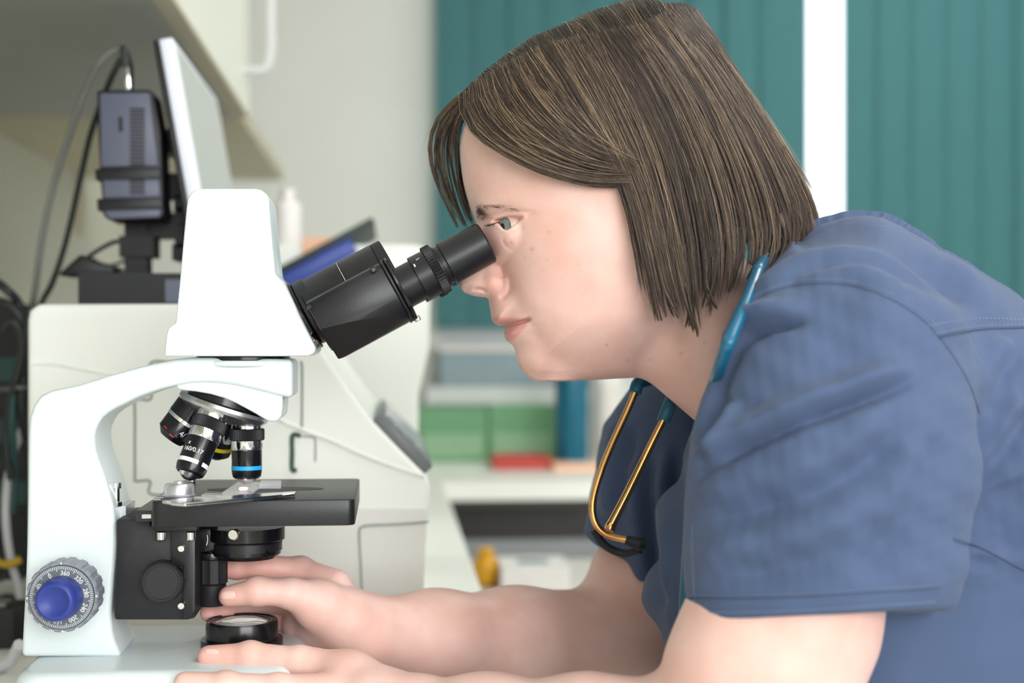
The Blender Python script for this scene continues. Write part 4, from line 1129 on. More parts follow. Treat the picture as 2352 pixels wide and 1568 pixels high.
# lids follow the eyeball
EW = 110.
ek = 1 - EW / S
ex_, ey_ = CX + (1184-CX)*ek, CY + (528-CY)*ek
r2_ = (X-ex_)**2 + (Y-ey_)**2
H2 = np.where(H > 5, smax(H2, EW + 39.5 + 2.2 - r2_ / (2*39.5) * 1.12, 9), H2)
# eye opening: lids as a rim round a pocket that the eyeball fills
eyeP = sp([(1131,517.5),(1141,513),(1156,510.5),(1172,510),(1186,510.5),(1200,513)], 4) + sp([(1196,517),(1187,523),(1178,530),(1168,537),(1160,537.5),(1153,531),(1145,523),(1136,519)], 4)
ei = inside(X, Y, eyeP); ed, _ = seg_dist(X, Y, eyeP + eyeP[:1]); es = np.where(ei, ed, -ed)
D2 = -26 / (1 + np.exp(-np.clip(es - 1.2, -40, 40) / .9))
D2 += 2.2 * np.exp(-.5 * ((es + 3.5) / 3.2)**2) * (es < 2)
D2 += groove([(1128,509),(1150,501.5),(1180,500),(1210,502),(1230,500)], 4.0, 2.6, .2)   # lid fold
D2 += groove([(1204,513),(1214,509),(1226,503)], 3, 2.0, .2)
D2 += groove([(1160,549),(1156,560),(1160,570),(1170,578),(1180,570)], 3.0, 3.2, .2)    # pouch below
D2 += groove([(1172,552),(1188,545),(1204,534)], 2.4, 2.6, .2)
H2 = H2 + D2 * ok
G2 = np.where(H2 > 0, H2*np.abs(H2), np.where(H > 0, -1., 1.) * 0 + np.minimum(G, -np.abs(G)*1e-3))
G2 = blur(G2, .8)
def bil(A_, px, py):
    fx = np.clip((px - HX0) / HS, 0, A_.shape[0] - 1.001); fy = np.clip((py - HY0) / HS, 0, A_.shape[1] - 1.001)
    i, j = fx.astype(int), fy.astype(int); a, b = fx - i, fy - j
    return A_[i, j]*(1-a)*(1-b) + A_[i+1, j]*a*(1-b) + A_[i, j+1]*(1-a)*b + A_[i+1, j+1]*a*b
hh = 2.5
fx = np.arange(1040, 1770, hh); fy = np.arange(70, 1005, hh); fw = np.arange(-262, 263, hh)
XX, YY = np.meshgrid(fx, fy, indexing='ij'); Gc = bil(G2, XX, YY)
gn = np.hypot(*np.gradient(Gc, hh)); 
F = (fw[None, None, :]**2 - Gc[:, :, None]).astype(np.float32)
F /= (np.sqrt(4 * fw[None, None, :]**2 + gn[:, :, None]**2) + 40).astype(np.float32)
V, Q = surface_nets(F, (1040, 70, -262), hh); del F
w_ = np.sqrt(np.maximum(bil(G2, V[:, 0], V[:, 1]), 0)); m = np.abs(V[:, 2]) > 18
V[m, 2] = np.sign(V[m, 2]) * w_[m]
V = relax(V, Q, 1, .35)
headV = np.stack([(V[:, 0]-CX)/S, (CY-V[:, 1])/S, V[:, 2]/S], 1); headQ = orient(headV, Q)
HEADPX = V
def Hmap(px, py): return np.sqrt(np.maximum(bil(G2, np.asarray(px, float), np.asarray(py, float)), 0))

# ---------------- arms and hands: blended round cones
class Field:
    def __init__(s, lo, hi, h):
        s.lo = np.array(lo); s.h = h
        s.ax = [np.arange(l, u, h) for l, u in zip(lo, hi)]
        s.F = np.full([len(a) for a in s.ax], .05, np.float32)
    def sub(s, lo, hi):
        sl = []
        for a, l, u in zip(s.ax, lo, hi):
            i0 = max(0, np.searchsorted(a, l)); i1 = min(len(a), np.searchsorted(a, u)); sl.append(slice(i0, i1))
        g = np.meshgrid(*[a[q] for a, q in zip(s.ax, sl)], indexing='ij')
        return tuple(sl), g
    def cone(s, a, b, ra, rb, k=.008, sc=(1, 1, 1), sub=False):
        a, b = np.array(a, float), np.array(b, float); sc = np.array(sc); mg = max(ra, rb) * 1.3 / min(1, sc.min()) + k + .012
        sl, g = s.sub(np.minimum(a, b) - mg, np.maximum(a, b) + mg)
        if g[0].size == 0: return
        p = [(g[i] - a[i]) * sc[i] for i in range(3)]; d = (b - a) * sc; l2 = (d*d).sum() + 1e-12
        t = np.clip((p[0]*d[0] + p[1]*d[1] + p[2]*d[2]) / l2, 0, 1)
        D = np.sqrt((p[0]-t*d[0])**2 + (p[1]-t*d[1])**2 + (p[2]-t*d[2])**2) - (ra + (rb-ra)*t)
        if sub: s.F[sl] = smax(s.F[sl], -D, k)
        else: s.F[sl] = smin(s.F[sl], D, k)
    def chain(s, pts, rs, k=.008, sc=(1, 1, 1)):
        for (p, q), (r0, r1) in zip(zip(pts[:-1], pts[1:]), zip(rs[:-1], rs[1:])): s.cone(p, q, r0, r1, k, sc)
    def mesh(s): 
        V, Q = surface_nets(s.F, s.lo, s.h); return V, orient(V, Q)
def finger(f, pts, rs, k=.0028):
    P_ = [AP(*p) for p in pts]; f.chain(P_, rs, k)
    for p, r in zip(P_[1:-1], rs[1:-1]): f.cone(p, p + 1e-5, r * 1.06, r * 1.06, .004)     # knuckles

# far (right) arm, its hand on the stage drive
fa = Field((-.235, -.32, -.235), (.20, -.05, .065), .0016)
wr = AP(835, 1448, -.012)
fa.chain([AP(1735, 860, -.155), AP(1500, 1330, -.165), AP(1425, 1476, -.150)], [.052, .047, .044], .02)
fa.chain([AP(1425, 1476, -.150), AP(1180, 1478, -.095), AP(1000, 1462, -.05), wr], [.044, .040, .031, .0245], .02)
fa.chain([wr, AP(770, 1415, -.008), AP(725, 1375, -.010)], [.0235, .0215, .0165], .010)           # palm
fa.chain([wr, AP(760, 1440, -.022), AP(700, 1432, -.030)], [.0220, .0210, .0165], .010)
fa.chain([AP(790, 1420, .004), AP(730, 1388, .014), AP(690, 1372, .022)], [.0200, .0160, .0110], .009)    # thumb mound
finger(fa, [(745,1385,.016),(668,1362,.026),(592,1357,.031),(527,1369,.031)], [.0130, .0098, .0092, .0074])      # thumb
finger(fa, [(765,1352,-.012),(690,1312,-.022),(610,1302,-.016),(545,1300,-.004),(505,1304,.0)], [.0145, .0100, .0088, .0082, .0074])   # index
finger(fa, [(740,1395,-.026),(655,1375,-.036),(575,1388,-.030),(515,1402,-.012),(482,1406,-.004)], [.0140, .0098, .0088, .0078, .0070])  # middle
finger(fa, [(735,1425,-.032),(660,1425,-.046),(600,1425,-.040),(570,1430,-.028)], [.0135, .0094, .0084, .0074])
finger(fa, [(740,1455,-.030),(680,1462,-.044),(640,1462,-.046),(610,1460,-.038)], [.0120, .0084, .0076, .0066])
faV, faQ = fa.mesh(); del fa
# near (left) arm, its hand steadying the base
na = Field((-.235, -.40, .03), (.26, -.06, .245), .0017)
wn_ = AP(955, 1650, .104)
na.chain([AP(1885, 1000, .178), AP(1800, 1425, .183), AP(1736, 1568, .186), AP(1665, 1765, .182)], [.054, .0505, .0495, .046], .02)
na.chain([AP(1665, 1765, .182), AP(1500, 1735, .170), AP(1350, 1688, .152), AP(1120, 1668, .122), wn_], [.045, .039, .0325, .0285, .0248], .02)
na.chain([wn_, AP(860, 1622, .098), AP(780, 1594, .094)], [.0245, .0215, .0165], .010)
na.chain([wn_, AP(865, 1658, .106), AP(785, 1662, .110)], [.0240, .0225, .0175], .010)
na.chain([AP(885, 1610, .088), AP(800, 1562, .078), AP(725, 1532, .073)], [.0205, .0180, .0125], .009)
finger(na, [(800,1558,.076),(690,1522,.071),(575,1508,.067),(480,1508,.065)], [.0145, .0102, .0094, .0076])      # thumb
finger(na, [(790,1598,.096),(640,1584,.106),(520,1575,.107),(425,1568,.104)], [.0150, .0096, .0086, .0072])      # index
finger(na, [(790,1630,.104),(650,1630,.112),(530,1626,.110),(440,1622,.106)], [.0150, .0096, .0086, .0074])
finger(na, [(795,1662,.108),(670,1672,.115),(560,1672,.112),(480,1670,.108)], [.0140, .0092, .0082, .0070])
finger(na, [(805,1690,.108),(710,1702,.113),(620,1704,.110),(560,1702,.107)], [.0125, .0082, .0072, .0062])
naV, naQ = na.mesh(); del na

# one continuous body surface
allV = np.concatenate([headV, faV, naV]); n1, n2 = len(headV), len(faV)
allQ = np.concatenate([headQ, faQ + n1, naQ + n1 + n2])
body_me = quads_np(uvw2xyz(allV), allQ, 'body')
# natural colouring of the skin: lips, flush, a few moles; linear-light tint map
tint = np.tile(np.array([1., 1., 1.]), (len(allV), 1))
hx, hy_, hw = HEADPX.T
def vg(cx, cy, sx, sy=None, rot=0):
    sy = sy or sx; c, s_ = math.cos(math.radians(rot)), math.sin(math.radians(rot))
    a = (hx-cx)*c + (hy_-cy)*s_; b = -(hx-cx)*s_ + (hy_-cy)*c; return np.exp(-.5*((a/sx)**2 + (b/sy)**2))
def soft_in(poly, wd):
    d, _ = seg_dist(hx, hy_, list(poly) + list(poly[:1])); i_ = inside(hx, hy_, poly); return 1/(1+np.exp(-np.where(i_, d, -d)/wd))
lips = np.maximum(soft_in([(1124,733),(1142,728),(1160,730),(1188,732),(1214,735),(1172,746),(1146,750),(1130,744)], 2.0),
                  soft_in([(1154,760),(1172,749),(1214,736),(1206,752),(1192,768),(1178,781),(1162,784),(1154,772)], 2.0))
def mul(mask, col):
    tint[:n1] *= 1 - mask[:, None] * (1 - np.array(col))
mul(lips * .85, (.80, .52, .55))
mul(vg(1140, 655, 26, 22) * .55, (.97, .80, .78))
mul(vg(1300, 690, 90, 70) * .35, (1., .88, .86))
mul(vg(1230, 545, 40, 26) * .25, (.98, .9, .82))
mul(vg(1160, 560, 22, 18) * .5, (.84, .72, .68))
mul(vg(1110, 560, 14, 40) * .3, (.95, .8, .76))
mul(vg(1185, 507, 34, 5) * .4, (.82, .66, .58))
for mx, my, r, dk in ((1222,572,3.4,.55),(1262,532,2.0,.4),(1257,596,2.2,.35),(1175,556,1.9,.75),(1393,792,2.4,.65),(1441,828,2.2,.55),(1494,826,2.2,.55),(1565,812,2.6,.55),(1330,606,2.0,.3),(1290,640,1.6,.25),(1088,410,1.8,.35),(1245,620,1.6,.3),(1620,786,2.2,.5),(1205,590,1.5,.3)):
    k = 1 - Hmap([mx], [my])[0] / S
    mul(vg(CX + (mx-CX)*k, CY + (my-CY)*k, max(r, 1.7)) * dk * .75, (.55, .36, .28))
mul(np.exp(-.5*((hx-1400)/120)**2 - .5*((hy_-880)/60)**2) * .0, (1, 1, 1))
# reddish fingertips
def tips(V_, off, pts):
    for p in pts:
        d = np.linalg.norm(V_ - AP(*p), axis=1); k = np.exp(-.5*(d/.016)**2) * .55
        tint[off:off+len(V_)] *= 1 - k[:, None] * (1 - np.array((1., .72, .70)))
tips(faV, n1, [(515,1368,.031),(505,1304,0),(482,1406,-.004),(610,1302,-.016)])
tips(naV, n1 + n2, [(480,1508,.064),(425,1566,.074)])
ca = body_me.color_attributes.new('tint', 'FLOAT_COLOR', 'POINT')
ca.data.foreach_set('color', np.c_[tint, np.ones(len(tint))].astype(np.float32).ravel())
def skin_material():
    m = mat('skin', srgb(232, 190, 172), 0.46, sss=0.22, bump=0.10, bscale=900, spec=0.4)
    nt = m.node_tree; b = nt.nodes['Principled BSDF']
    tc = next(n for n in nt.nodes if n.type == 'TEX_COORD')
    n1_ = nt.nodes.new('ShaderNodeTexNoise'); n1_.inputs['Scale'].default_value = 28; n1_.inputs['Detail'].default_value = 5
    nt.links.new(tc.outputs['Object'], n1_.inputs['Vector'])
    cr = nt.nodes.new('ShaderNodeValToRGB')
    cr.color_ramp.elements[0].position = .34; cr.color_ramp.elements[0].color = srgb(226, 182, 170)
    cr.color_ramp.elements[1].position = .66; cr.color_ramp.elements[1].color = srgb(236, 199, 190)
    nt.links.new(n1_.outputs['Fac'], cr.inputs['Fac'])
    at = nt.nodes.new('ShaderNodeAttribute'); at.attribute_name = 'tint'
    mx = nt.nodes.new('ShaderNodeMix'); mx.data_type = 'RGBA'; mx.blend_type = 'MULTIPLY'; mx.inputs['Factor'].default_value = 1
    nt.links.new(cr.outputs['Color'], mx.inputs['A']); nt.links.new(at.outputs['Color'], mx.inputs['B'])
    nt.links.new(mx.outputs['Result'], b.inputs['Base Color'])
    return m
M['skin'] = skin_material()
body = plink('body', body_me, M['skin'])

# fingernails
M['nail'] = mat('fingernail', srgb(240, 200, 190), 0.25, noise=0.02, spec=0.5, sss=.2)
def ray_hit(bvh, px, py):
    o = Vector((0, -1.0, 0)); d = Vector(((px-CX)/S, 1.0, (CY-py)/S)).normalized()
    return bvh.ray_cast(o, d)
body_bvh = BVHTree.FromObject(body, bpy.context.evaluated_depsgraph_get())
def nail(cx, cy, rx, ry, rot):
    vs, fs = [], []
    c, s_ = math.cos(math.radians(rot)), math.sin(math.radians(rot))
    R_ = 6; N_ = 18
    for i in range(R_ + 1):
        for j in range(N_):
            r = i / R_; t = 2*math.pi*j/N_
            ex = math.copysign(abs(math.cos(t))**.75, math.cos(t)) * rx * r; ey = math.copysign(abs(math.sin(t))**.75, math.sin(t)) * ry * r
            hit = ray_hit(body_bvh, cx + ex*c - ey*s_, cy + ex*s_ + ey*c)
            if hit[0] is None: return
            lift = .0005 * (1 - r**4) + .00005 if r < 1 else -.0003
            vs.append(tuple(hit[0] + hit[1] * lift))
    for i in range(R_):
        for j in range(N_):
            j2 = (j+1) % N_
            fs.append((i*N_+j, i*N_+j2, (i+1)*N_+j2, (i+1)*N_+j))
    me = from_np(vs, fs); o = plink('fingernail', me, M['nail'], 180, body); return o
nail(523, 1366, 19, 12, -4)
nail(486, 1495, 17, 7.5, 4)

# eyes
M['eye'] = mat('eyeball', srgb(214, 196, 190), 0.12, noise=0.02, spec=0.6, coat=.6)
def eye_mat():
    m = M['eye']; nt = m.node_tree; b = nt.nodes['Principled BSDF']; nt.links.remove(b.inputs['Base Color'].links[0])
    tc = next(n for n in nt.nodes if n.type == 'TEX_COORD')
    sep = nt.nodes.new('ShaderNodeSeparateXYZ'); nt.links.new(tc.outputs['Object'], sep.inputs[0])
    cr = nt.nodes.new('ShaderNodeValToRGB'); e = cr.color_ramp.elements
    mr = nt.nodes.new('ShaderNodeMapRange'); mr.inputs['From Min'].default_value = .0088; mr.inputs['From Max'].default_value = .0122
    nz = nt.nodes.new('ShaderNodeTexNoise'); nz.inputs['Scale'].default_value = 900
    nt.links.new(tc.outputs['Object'], nz.inputs['Vector'])
    nt.links.new(sep.outputs['Z'], mr.inputs['Value']); nt.links.new(mr.outputs['Result'], cr.inputs['Fac'])
    e[0].position = 0; e[0].color = srgb(206, 172, 164)
    e[1].position = 1; e[1].color = (0.004, .004, .005, 1)
    for p, c in ((.16, srgb(206, 182, 176)), (.22, srgb(58, 64, 66)), (.36, srgb(98, 108, 108)), (.80, srgb(122, 130, 124)), (.86, srgb(14, 15, 17))):
        x_ = e.new(p); x_.color = c
    mx = nt.nodes.new('ShaderNodeMix'); mx.data_type = 'RGBA'; mx.blend_type = 'OVERLAY'; mx.inputs['Factor'].default_value = .5
    nt.links.new(cr.outputs['Color'], mx.inputs['A']); nt.links.new(nz.outputs['Fac'], mx.inputs['B'])
    nt.links.new(mx.outputs['Result'], b.inputs['Base Color'])
eye_mat()

for s_ in (1, -1):
    b = bmesh.new(); bmesh.ops.create_uvsphere(b, u_segments=40, v_segments=28, radius=.0121)
    me = from_bm(b); o = plink('eyeball', me, M['eye'], 180, body)
    c = Vector(((ex_-CX)/S, -s_ * EW/S, (CY-ey_)/S))
    gz = Vector((-.74, -.56 if s_ > 0 else .25, .06)).normalized()
    o.matrix_local = Matrix.Translation(c) @ gz.to_track_quat('Z', 'Y').to_matrix().to_4x4()
# ---------------- scrub top
h_ = .0022
ct_ = Field((.035, -.36, -.27), (.56, .105, .27), h_)
ua, va, wa = ct_.ax
Ux, Vy = np.meshgrid(CX + ua * S, CY - va * S, indexing='ij')      # mid-plane picture coordinates
tp_back = sp([(1800,560),(1850,530),(1900,514),(1960,514),(2040,543),(2150,590),(2250,648),(2352,704),(2500,790),(2750,960)])
tp_front = sp([(1600,965),(1575,1040),(1540,1140),(1512,1260),(1500,1340),(1508,1430),(1530,1500),(1546,1568),(1560,1660),(1580,1900)])
tp_neck = sp([(1600,965),(1650,880),(1700,780),(1745,680),(1775,600),(1800,560)])
tpoly = tp_neck + tp_back[1:] + [(2800,1950)] + tp_front[::-1]
ti = inside(Ux, Vy, tpoly); s1 = np.where(ti, 1, -1)
d1, _ = seg_dist(Ux, Vy, tp_back); d2, _ = seg_dist(Ux, Vy, tp_front); d3, _ = seg_dist(Ux, Vy, tp_neck)
q1, q2, q3 = qf(s1*d1, 400), qf(s1*d2, 430), qf(s1*d3, 150)
Wt = 520.
Gt = np.where(ti, Wt*Wt*q1*q2*q3, Wt*Wt*qf(-np.minimum(np.minimum(d1, d2), d3), 400)) / S**2
gn = np.hypot(*np.gradient(Gt, h_))
ct_.F = ((wa[None, None, :]**2 - Gt[:, :, None]) / (np.sqrt(4*wa[None, None, :]**2 + gn[:, :, None]**2) + .03)).astype(np.float32)
ct_.F = np.minimum(ct_.F, .05)
SCW = (1, 1, 1.12)
Ug, Vg, Wg = np.meshgrid(ua, va, wa, indexing='ij', sparse=True)
def hem_plane(p0, p1, c=0, w0=0):               # signed distance below the hem line
    a, b2 = AP(*p0), AP(*p1); d = b2 - a; n = np.array([-d[1], d[0], 0]); n /= np.linalg.norm(n)
    if n[1] > 0: n = -n
    return ((Ug - a[0])*n[0] + (Vg - a[1])*n[1] + c * (Wg - w0)).astype(np.float32)
def sleeve(pts, rs, hem, inner):
    f = Field((.035, -.36, -.27), (.56, .105, .27), h_)
    f.chain(pts, rs, .018, SCW)
    f.F = smax(f.F, np.broadcast_to(hem, f.F.shape), .002)
    f.cone(*inner, .003, SCW, sub=True)
    return f.F
# shoulders
for sgn in (1, -1):
    a = AP(1862, 700, .0); a = np.array([a[0], a[1] - .02, sgn * .05])
    b_ = AP(1938, 850, .148); b_ = np.array([b_[0], b_[1], sgn * .148])
    ct_.cone(a, b_, .057, .0735, .03)
# neck opening
ct_.cone(AP(1480, 620, 0), AP(1705, 770, 0), .056, .060, .006, sub=True)
hc = hem_plane((1575, 1430, .185), (2168, 1402, .185), .22, .185)
nsl = [AP(1938, 850, .148), AP(1915, 1060, .172), AP(1888, 1250, .180), AP(1868, 1480, .184)]
Fn = sleeve(nsl, [.0735, .0790, .0755, .0722], hc, (AP(1842, 1330, .185), AP(1838, 1560, .186), .0540, .0600))
b_ = AP(1938, 850, .148); fsh = np.array([b_[0], b_[1], -.148])
hf = hem_plane((1358, 1238, -.16), (1480, 1296, -.16))
Ff = sleeve([fsh, AP(1612, 1080, -.158), AP(1490, 1370, -.166)], [.0735, .082, .0625], hf, (AP(1520, 1270, -.164), AP(1465, 1390, -.166), .0470, .0540))
ct_.F = smin(ct_.F, Fn, .006); ct_.F = smin(ct_.F, Ff, .006); del Fn, Ff
cV, cQ = ct_.mesh(); del ct_
cV = relax(cV, cQ, 2, .5)
# folds: displacement along the surface, laid out on the cloth as it hangs
def app(V_): k = 1 - V_[:, 2]; return CX + V_[:, 0]/k*S, CY - V_[:, 1]/k*S
def folds(V_, Q_):
    N = vnormals(V_, Q_); ax_, ay_ = app(V_); near = np.clip((V_[:, 2] - .02) / .05, 0, 1); D = np.zeros(len(V_))
    near *= np.clip((N[:, 2] + .25) / .4, 0, 1)
    def fold(pts, depth, wv, wr_, ridge=.8, side=1, fade=.2):
        P_ = np.array(sp(pts, 5)); d, t = seg_dist(ax_, ay_, P_)
        # signed side of the polyline
        sgn = np.zeros(len(ax_)); best = np.full(len(ax_), 1e9)
        for (x0, y0), (x1, y1) in zip(P_[:-1], P_[1:]):
            tt = np.clip(((ax_-x0)*(x1-x0)+(ay_-y0)*(y1-y0))/((x1-x0)**2+(y1-y0)**2+1e-9), 0, 1)
            dd = np.hypot(ax_-x0-tt*(x1-x0), ay_-y0-tt*(y1-y0)); cr = (x1-x0)*(ay_-y0)-(y1-y0)*(ax_-x0)
            m = dd < best; best = np.where(m, dd, best); sgn = np.where(m, np.sign(cr), sgn)
        sd = d * sgn * side; e = np.clip(np.minimum(t, 1-t)/fade, 0, 1); e = e*e*(3-2*e)
        val = -np.exp(-.5*(sd/wv)**2) + ridge*np.exp(-.5*((sd - wr_)/(wr_*.7))**2)
        return depth * e * val
    mm = .0021
    D += near * fold([(1588,1150),(1625,1085),(1700,1030),(1800,985),(1900,945),(2010,905),(2130,862)], 5.5*mm, 12, 32, .9, -1)
    D += near * fold([(1598,1060),(1625,960),(1655,880),(1700,790),(1760,752),(1870,732)], 6.0*mm, 10, 27, .9, -1)
    D += near * fold([(1600,1075),(1632,1040),(1650,960),(1672,900)], 4*mm, 10, 20, .8, 1)
    D += near * fold([(1590,1240),(1640,1195),(1740,1165),(1860,1135),(1990,1060),(2090,950)], 3.6*mm, 28, 52, .8, -1)
    D += near * fold([(1590,1345),(1680,1315),(1790,1300),(1930,1255),(2060,1160)], 3.0*mm, 30, 52, .8, -1)
    D += near * fold([(1950,1330),(2050,1230),(2120,1100),(2160,980)], 2.4*mm, 26, 46, .8, -1)
    # shoulder and back
    D += fold([(1760,660),(1830,610),(1920,585),(2000,584),(2090,610),(2180,660),(2260,720)], 5*mm, 15, 34, .9, -1) * np.clip((V_[:, 2]+.01)/.04, 0, 1)
    D += fold([(1850,590),(1930,548),(2040,560),(2150,610)], 2.6*mm, 14, 28, .8, -1) * np.clip((V_[:, 2]+.01)/.04, 0, 1)
    D += fold([(1700,690),(1790,655),(1900,640),(2020,660)], 1.5*mm, 16, 30, .6, -1) * near
    tb = np.clip((.165 - V_[:, 2]) / .02, 0, 1)
    D += tb * fold([(2195,1150),(2230,1120),(2300,1040),(2380,920)], 6*mm, 16, 30, .9, -1)
    D += tb * fold([(2190,1215),(2260,1150),(2352,1110),(2420,1090)], 4*mm, 14, 26, .9, -1)
    D += tb * fold([(2170,1300),(2230,1285),(2300,1300)], 3.5*mm, 10, 20, .9, -1)
    D += tb * fold([(2165,1250),(2260,1240),(2352,1270)], 3*mm, 12, 24, .9, 1)
    D += tb * fold([(2120,1500),(2200,1400),(2352,1330)], 3*mm, 24, 44, .8, -1)
    D += tb * fold([(2260,1568),(2300,1450),(2380,1400)], 3*mm, 22, 40, .8, -1)
    D += tb * fold([(2262,960),(2300,860),(2352,800)], 2.5*mm, 18, 36, .8, -1)
    # chest hanging below the neck, and the far sleeve
    fr = np.clip((.09 - V_[:, 2]) / .05, 0, 1)
    D += fr * fold([(1560,1010),(1550,1130),(1560,1300),(1575,1480)], 5*mm, 14, 26, .9, 1)
    D += fr * fold([(1500,1010),(1490,1130),(1510,1300),(1540,1450)], 5*mm, 14, 28, .9, 1)
    D += fr * fold([(1450,960),(1430,1080),(1440,1200)], 4*mm, 12, 24, .9, 1)
    # slow unevenness of the cloth
    D += 1.2*mm*np.sin(ax_/61 + ay_/83)*np.sin(ay_/57 - ax_/140) + .4*mm*np.sin(ax_/23 - ay_/31)*np.sin(ay_/27)
    D += .15*mm*np.sin(ax_/9.5+ay_/14)*np.sin(ay_/11-ax_/17)
    D *= np.where(V_[:, 2] > .05, .15 + .85*np.clip(N[:, 2]/.45, 0, 1), 1)
    # hems stay straight
    hd = np.interp(ax_, [1575, 2168], [1428, 1398]) - ay_
    D *= np.where(V_[:, 2] > .09, np.clip(hd / 90, .12, 1), 1)
    return V_ + N * D[:, None]
cV = folds(cV, cQ)
M['scrub'] = mat('slate_blue_cotton', srgb(76, 91, 122), 0.82, noise=0.05, nscale=18, bump=0.16, bscale=1500, spec=0.2, sheen=0.08)
M['seam_thread'] = mat('seam_thread_blue', srgb(58, 70, 98), 0.8, noise=0.04)
M['stitch'] = mat('stitch_thread', srgb(112, 128, 158), 0.8, noise=0.04)
scrub = plink('scrub_top', quads_np(uvw2xyz(cV), cQ, 'scrub_top'), M['scrub'])
scrub['label'] = 'slate blue short sleeved scrub top'
cl_bvh = BVHTree.FromObject(scrub, bpy.context.evaluated_depsgraph_get())
def on_cloth(pts, lift, n=10):
    out = []
    for x, y in sp(pts, n):
        hit = ray_hit(cl_bvh, x, y)
        if hit[0] is not None: out.append(hit[0] + hit[1] * lift)
    return out
def seam(name, pts, r, m, lift=0.0, n=10):
    p = on_cloth(pts, lift, n)
    if len(p) > 2: 
        o = link(name, from_bm(tube_bm(p, r, 6)), m, None, 60); o.parent = scrub; return o
def stitches(pts, r=.00036, step=9, dash=5.5):
    P_ = np.array(sp(pts, 12)); L = np.r_[0, np.cumsum(np.hypot(*np.diff(P_, axis=0).T))]; b = bmesh.new(); s = 0
    while s + dash < L[-1]:
        q = []
        for e in (s, s + dash/2, s + dash):
            x, y = np.interp(e, L, P_[:, 0]), np.interp(e, L, P_[:, 1]); hit = ray_hit(cl_bvh, x, y)
            if hit[0] is not None: q.append(hit[0] + hit[1]*.0002)
        if len(q) == 3: tube_bm(q, r, 4, b)
        s += step
    o = link('stitching', from_bm(b), M['stitch'], None, 60); o.parent = scrub; o['kind'] = 'stuff'
seam('hem_seam', [(1586,1372),(1700,1372),(1850,1368),(2000,1358),(2100,1352),(2158,1346)], .0008, M['seam_thread'])
stitches([(1586,1368),(1700,1368),(1850,1364),(2000,1354),(2100,1348),(2158,1342)])
stitches([(1584,1405),(1700,1405),(1850,1401),(2000,1391),(2100,1385),(2155,1380)])
seam('yoke_seam', [(2156,774),(2200,764),(2260,756),(2352,752)], .0009, M['seam_thread'])
stitches([(2130,748),(2200,736),(2270,731),(2352,735)]); stitches([(2150,766),(2200,755),(2260,748),(2352,745)])
seam('armhole_seam', [(1712,700),(1780,668),(1860,652),(1950,655),(2040,684),(2120,735),(2180,805),(2225,880),(2250,950)], .0005, M['seam_thread'])
stitches([(1712,690),(1780,658),(1860,642),(1952,645),(2048,675),(2130,728),(2190,800),(2236,880)])
seam('side_seam', [(2190,1238),(2260,1262),(2352,1310)], .0007, M['seam_thread'])
stitches([(1596,1400),(1592,1300),(1590,1200)])

# trousers and shoes below the frame
tf = Field((.22, -1.10, -.26), (.76, -.20, .26), .007)
tf.chain([(.43, -.30, 0), (.50, -.40, 0)], [.155, .165], .03, (1, 1, .92))
for sg in (1, -1):
    tf.chain([(.50, -.42, sg*.085), (.46, -.72, sg*.095), (.52, -1.13, sg*.10)], [.105, .082, .066], .03)
tV, tQ = tf.mesh(); tV = relax(tV, tQ, 2, .5)
plink('scrub_trousers', quads_np(uvw2xyz(tV), tQ), M['scrub'])
M['shoe'] = mat('dark_shoe_leather', srgb(40, 42, 48), .5, noise=.05)
for sg in (1, -1):
    sf = Field((.26, -1.169, sg*.10 - .08), (.66, -1.0, sg*.10 + .08), .005)
    sf.chain([(.55, -1.125, sg*.10), (.46, -1.125, sg*.105), (.36, -1.135, sg*.11)], [.045, .042, .034], .02)
    sV, sQ = sf.mesh(); sV[:, 1] = np.maximum(sV[:, 1], -1.1685)
    plink('shoe', quads_np(uvw2xyz(sV), sQ), M['shoe'])
# ---------------- stethoscope round the neck
M['teal_tube'] = mat('teal_rubber_tubing', srgb(16, 92, 124), 0.28, noise=0.03, spec=.6)
M['gold'] = mat('rose_gold_metal', srgb(222, 170, 108), 0.16, 1.0, rvar=0.04, nscale=60)
M['ear_tip'] = mat('black_soft_eartip', srgb(30, 32, 42), 0.5, noise=0.05)
ste = bpy.data.objects.new('stethoscope', None); COL.objects.link(ste); ste.empty_display_size = .02
ste.matrix_world = PM
tag(ste, 'stethoscope with teal tubing and gold ear tubes hanging round the neck', 'stethoscope')
def stube(name, pts, r, m, n=8, seg=14):
    P_ = [tuple(uvw2xyz(AP(*p))) for p in pts]
    o = tube(name, P_, r, m, None, seg, n); o.parent = ste; return o
def drape(pts, lift):                # a tube lying on whatever is nearest: skin or cloth
    out = []
    for x, y in pts:
        c = [hh_ for hh_ in (ray_hit(cl_bvh, x, y), ray_hit(body_bvh, x, y)) if hh_[0] is not None]
        if c: h1 = min(c, key=lambda q: q[3]); out.append(tuple(h1[0] + Vector((0, -1, 0)) * lift))
    return out
tpx = sp([(1764,580),(1746,612),(1716,690),(1684,762),(1668,800)], 4)
dq = [(i, -p[1]) for i, (x, y) in enumerate(tpx) for p in drape([(x, y)], .0016)]
cf_ = np.polyfit([q[0] for q in dq], [q[1] for q in dq], 2); wq = np.polyval(cf_, range(len(tpx)))
wq += max(0, max(q[1] - wq[q[0]] for q in dq)) * .6
tb_ = [tuple(uvw2xyz(AP(x, y, w))) for (x, y), w in zip(tpx, wq)]
tb_ = [tuple(uvw2xyz(AP(1830, 560, .03))), tuple(uvw2xyz(AP(1775, 578, wq[0] - .02)))] + tb_[4:] + [tuple(uvw2xyz(AP(*q))) for q in ((1650,850,wq[-1]*.86+.088*.14),(1632,905,wq[-1]*.45+.088*.55),(1614,985,.090),(1596,1090,.092),(1584,1210,.104),(1577,1330,.112),(1570,1450,.118),(1562,1560,.120),(1558,1610,.120))]
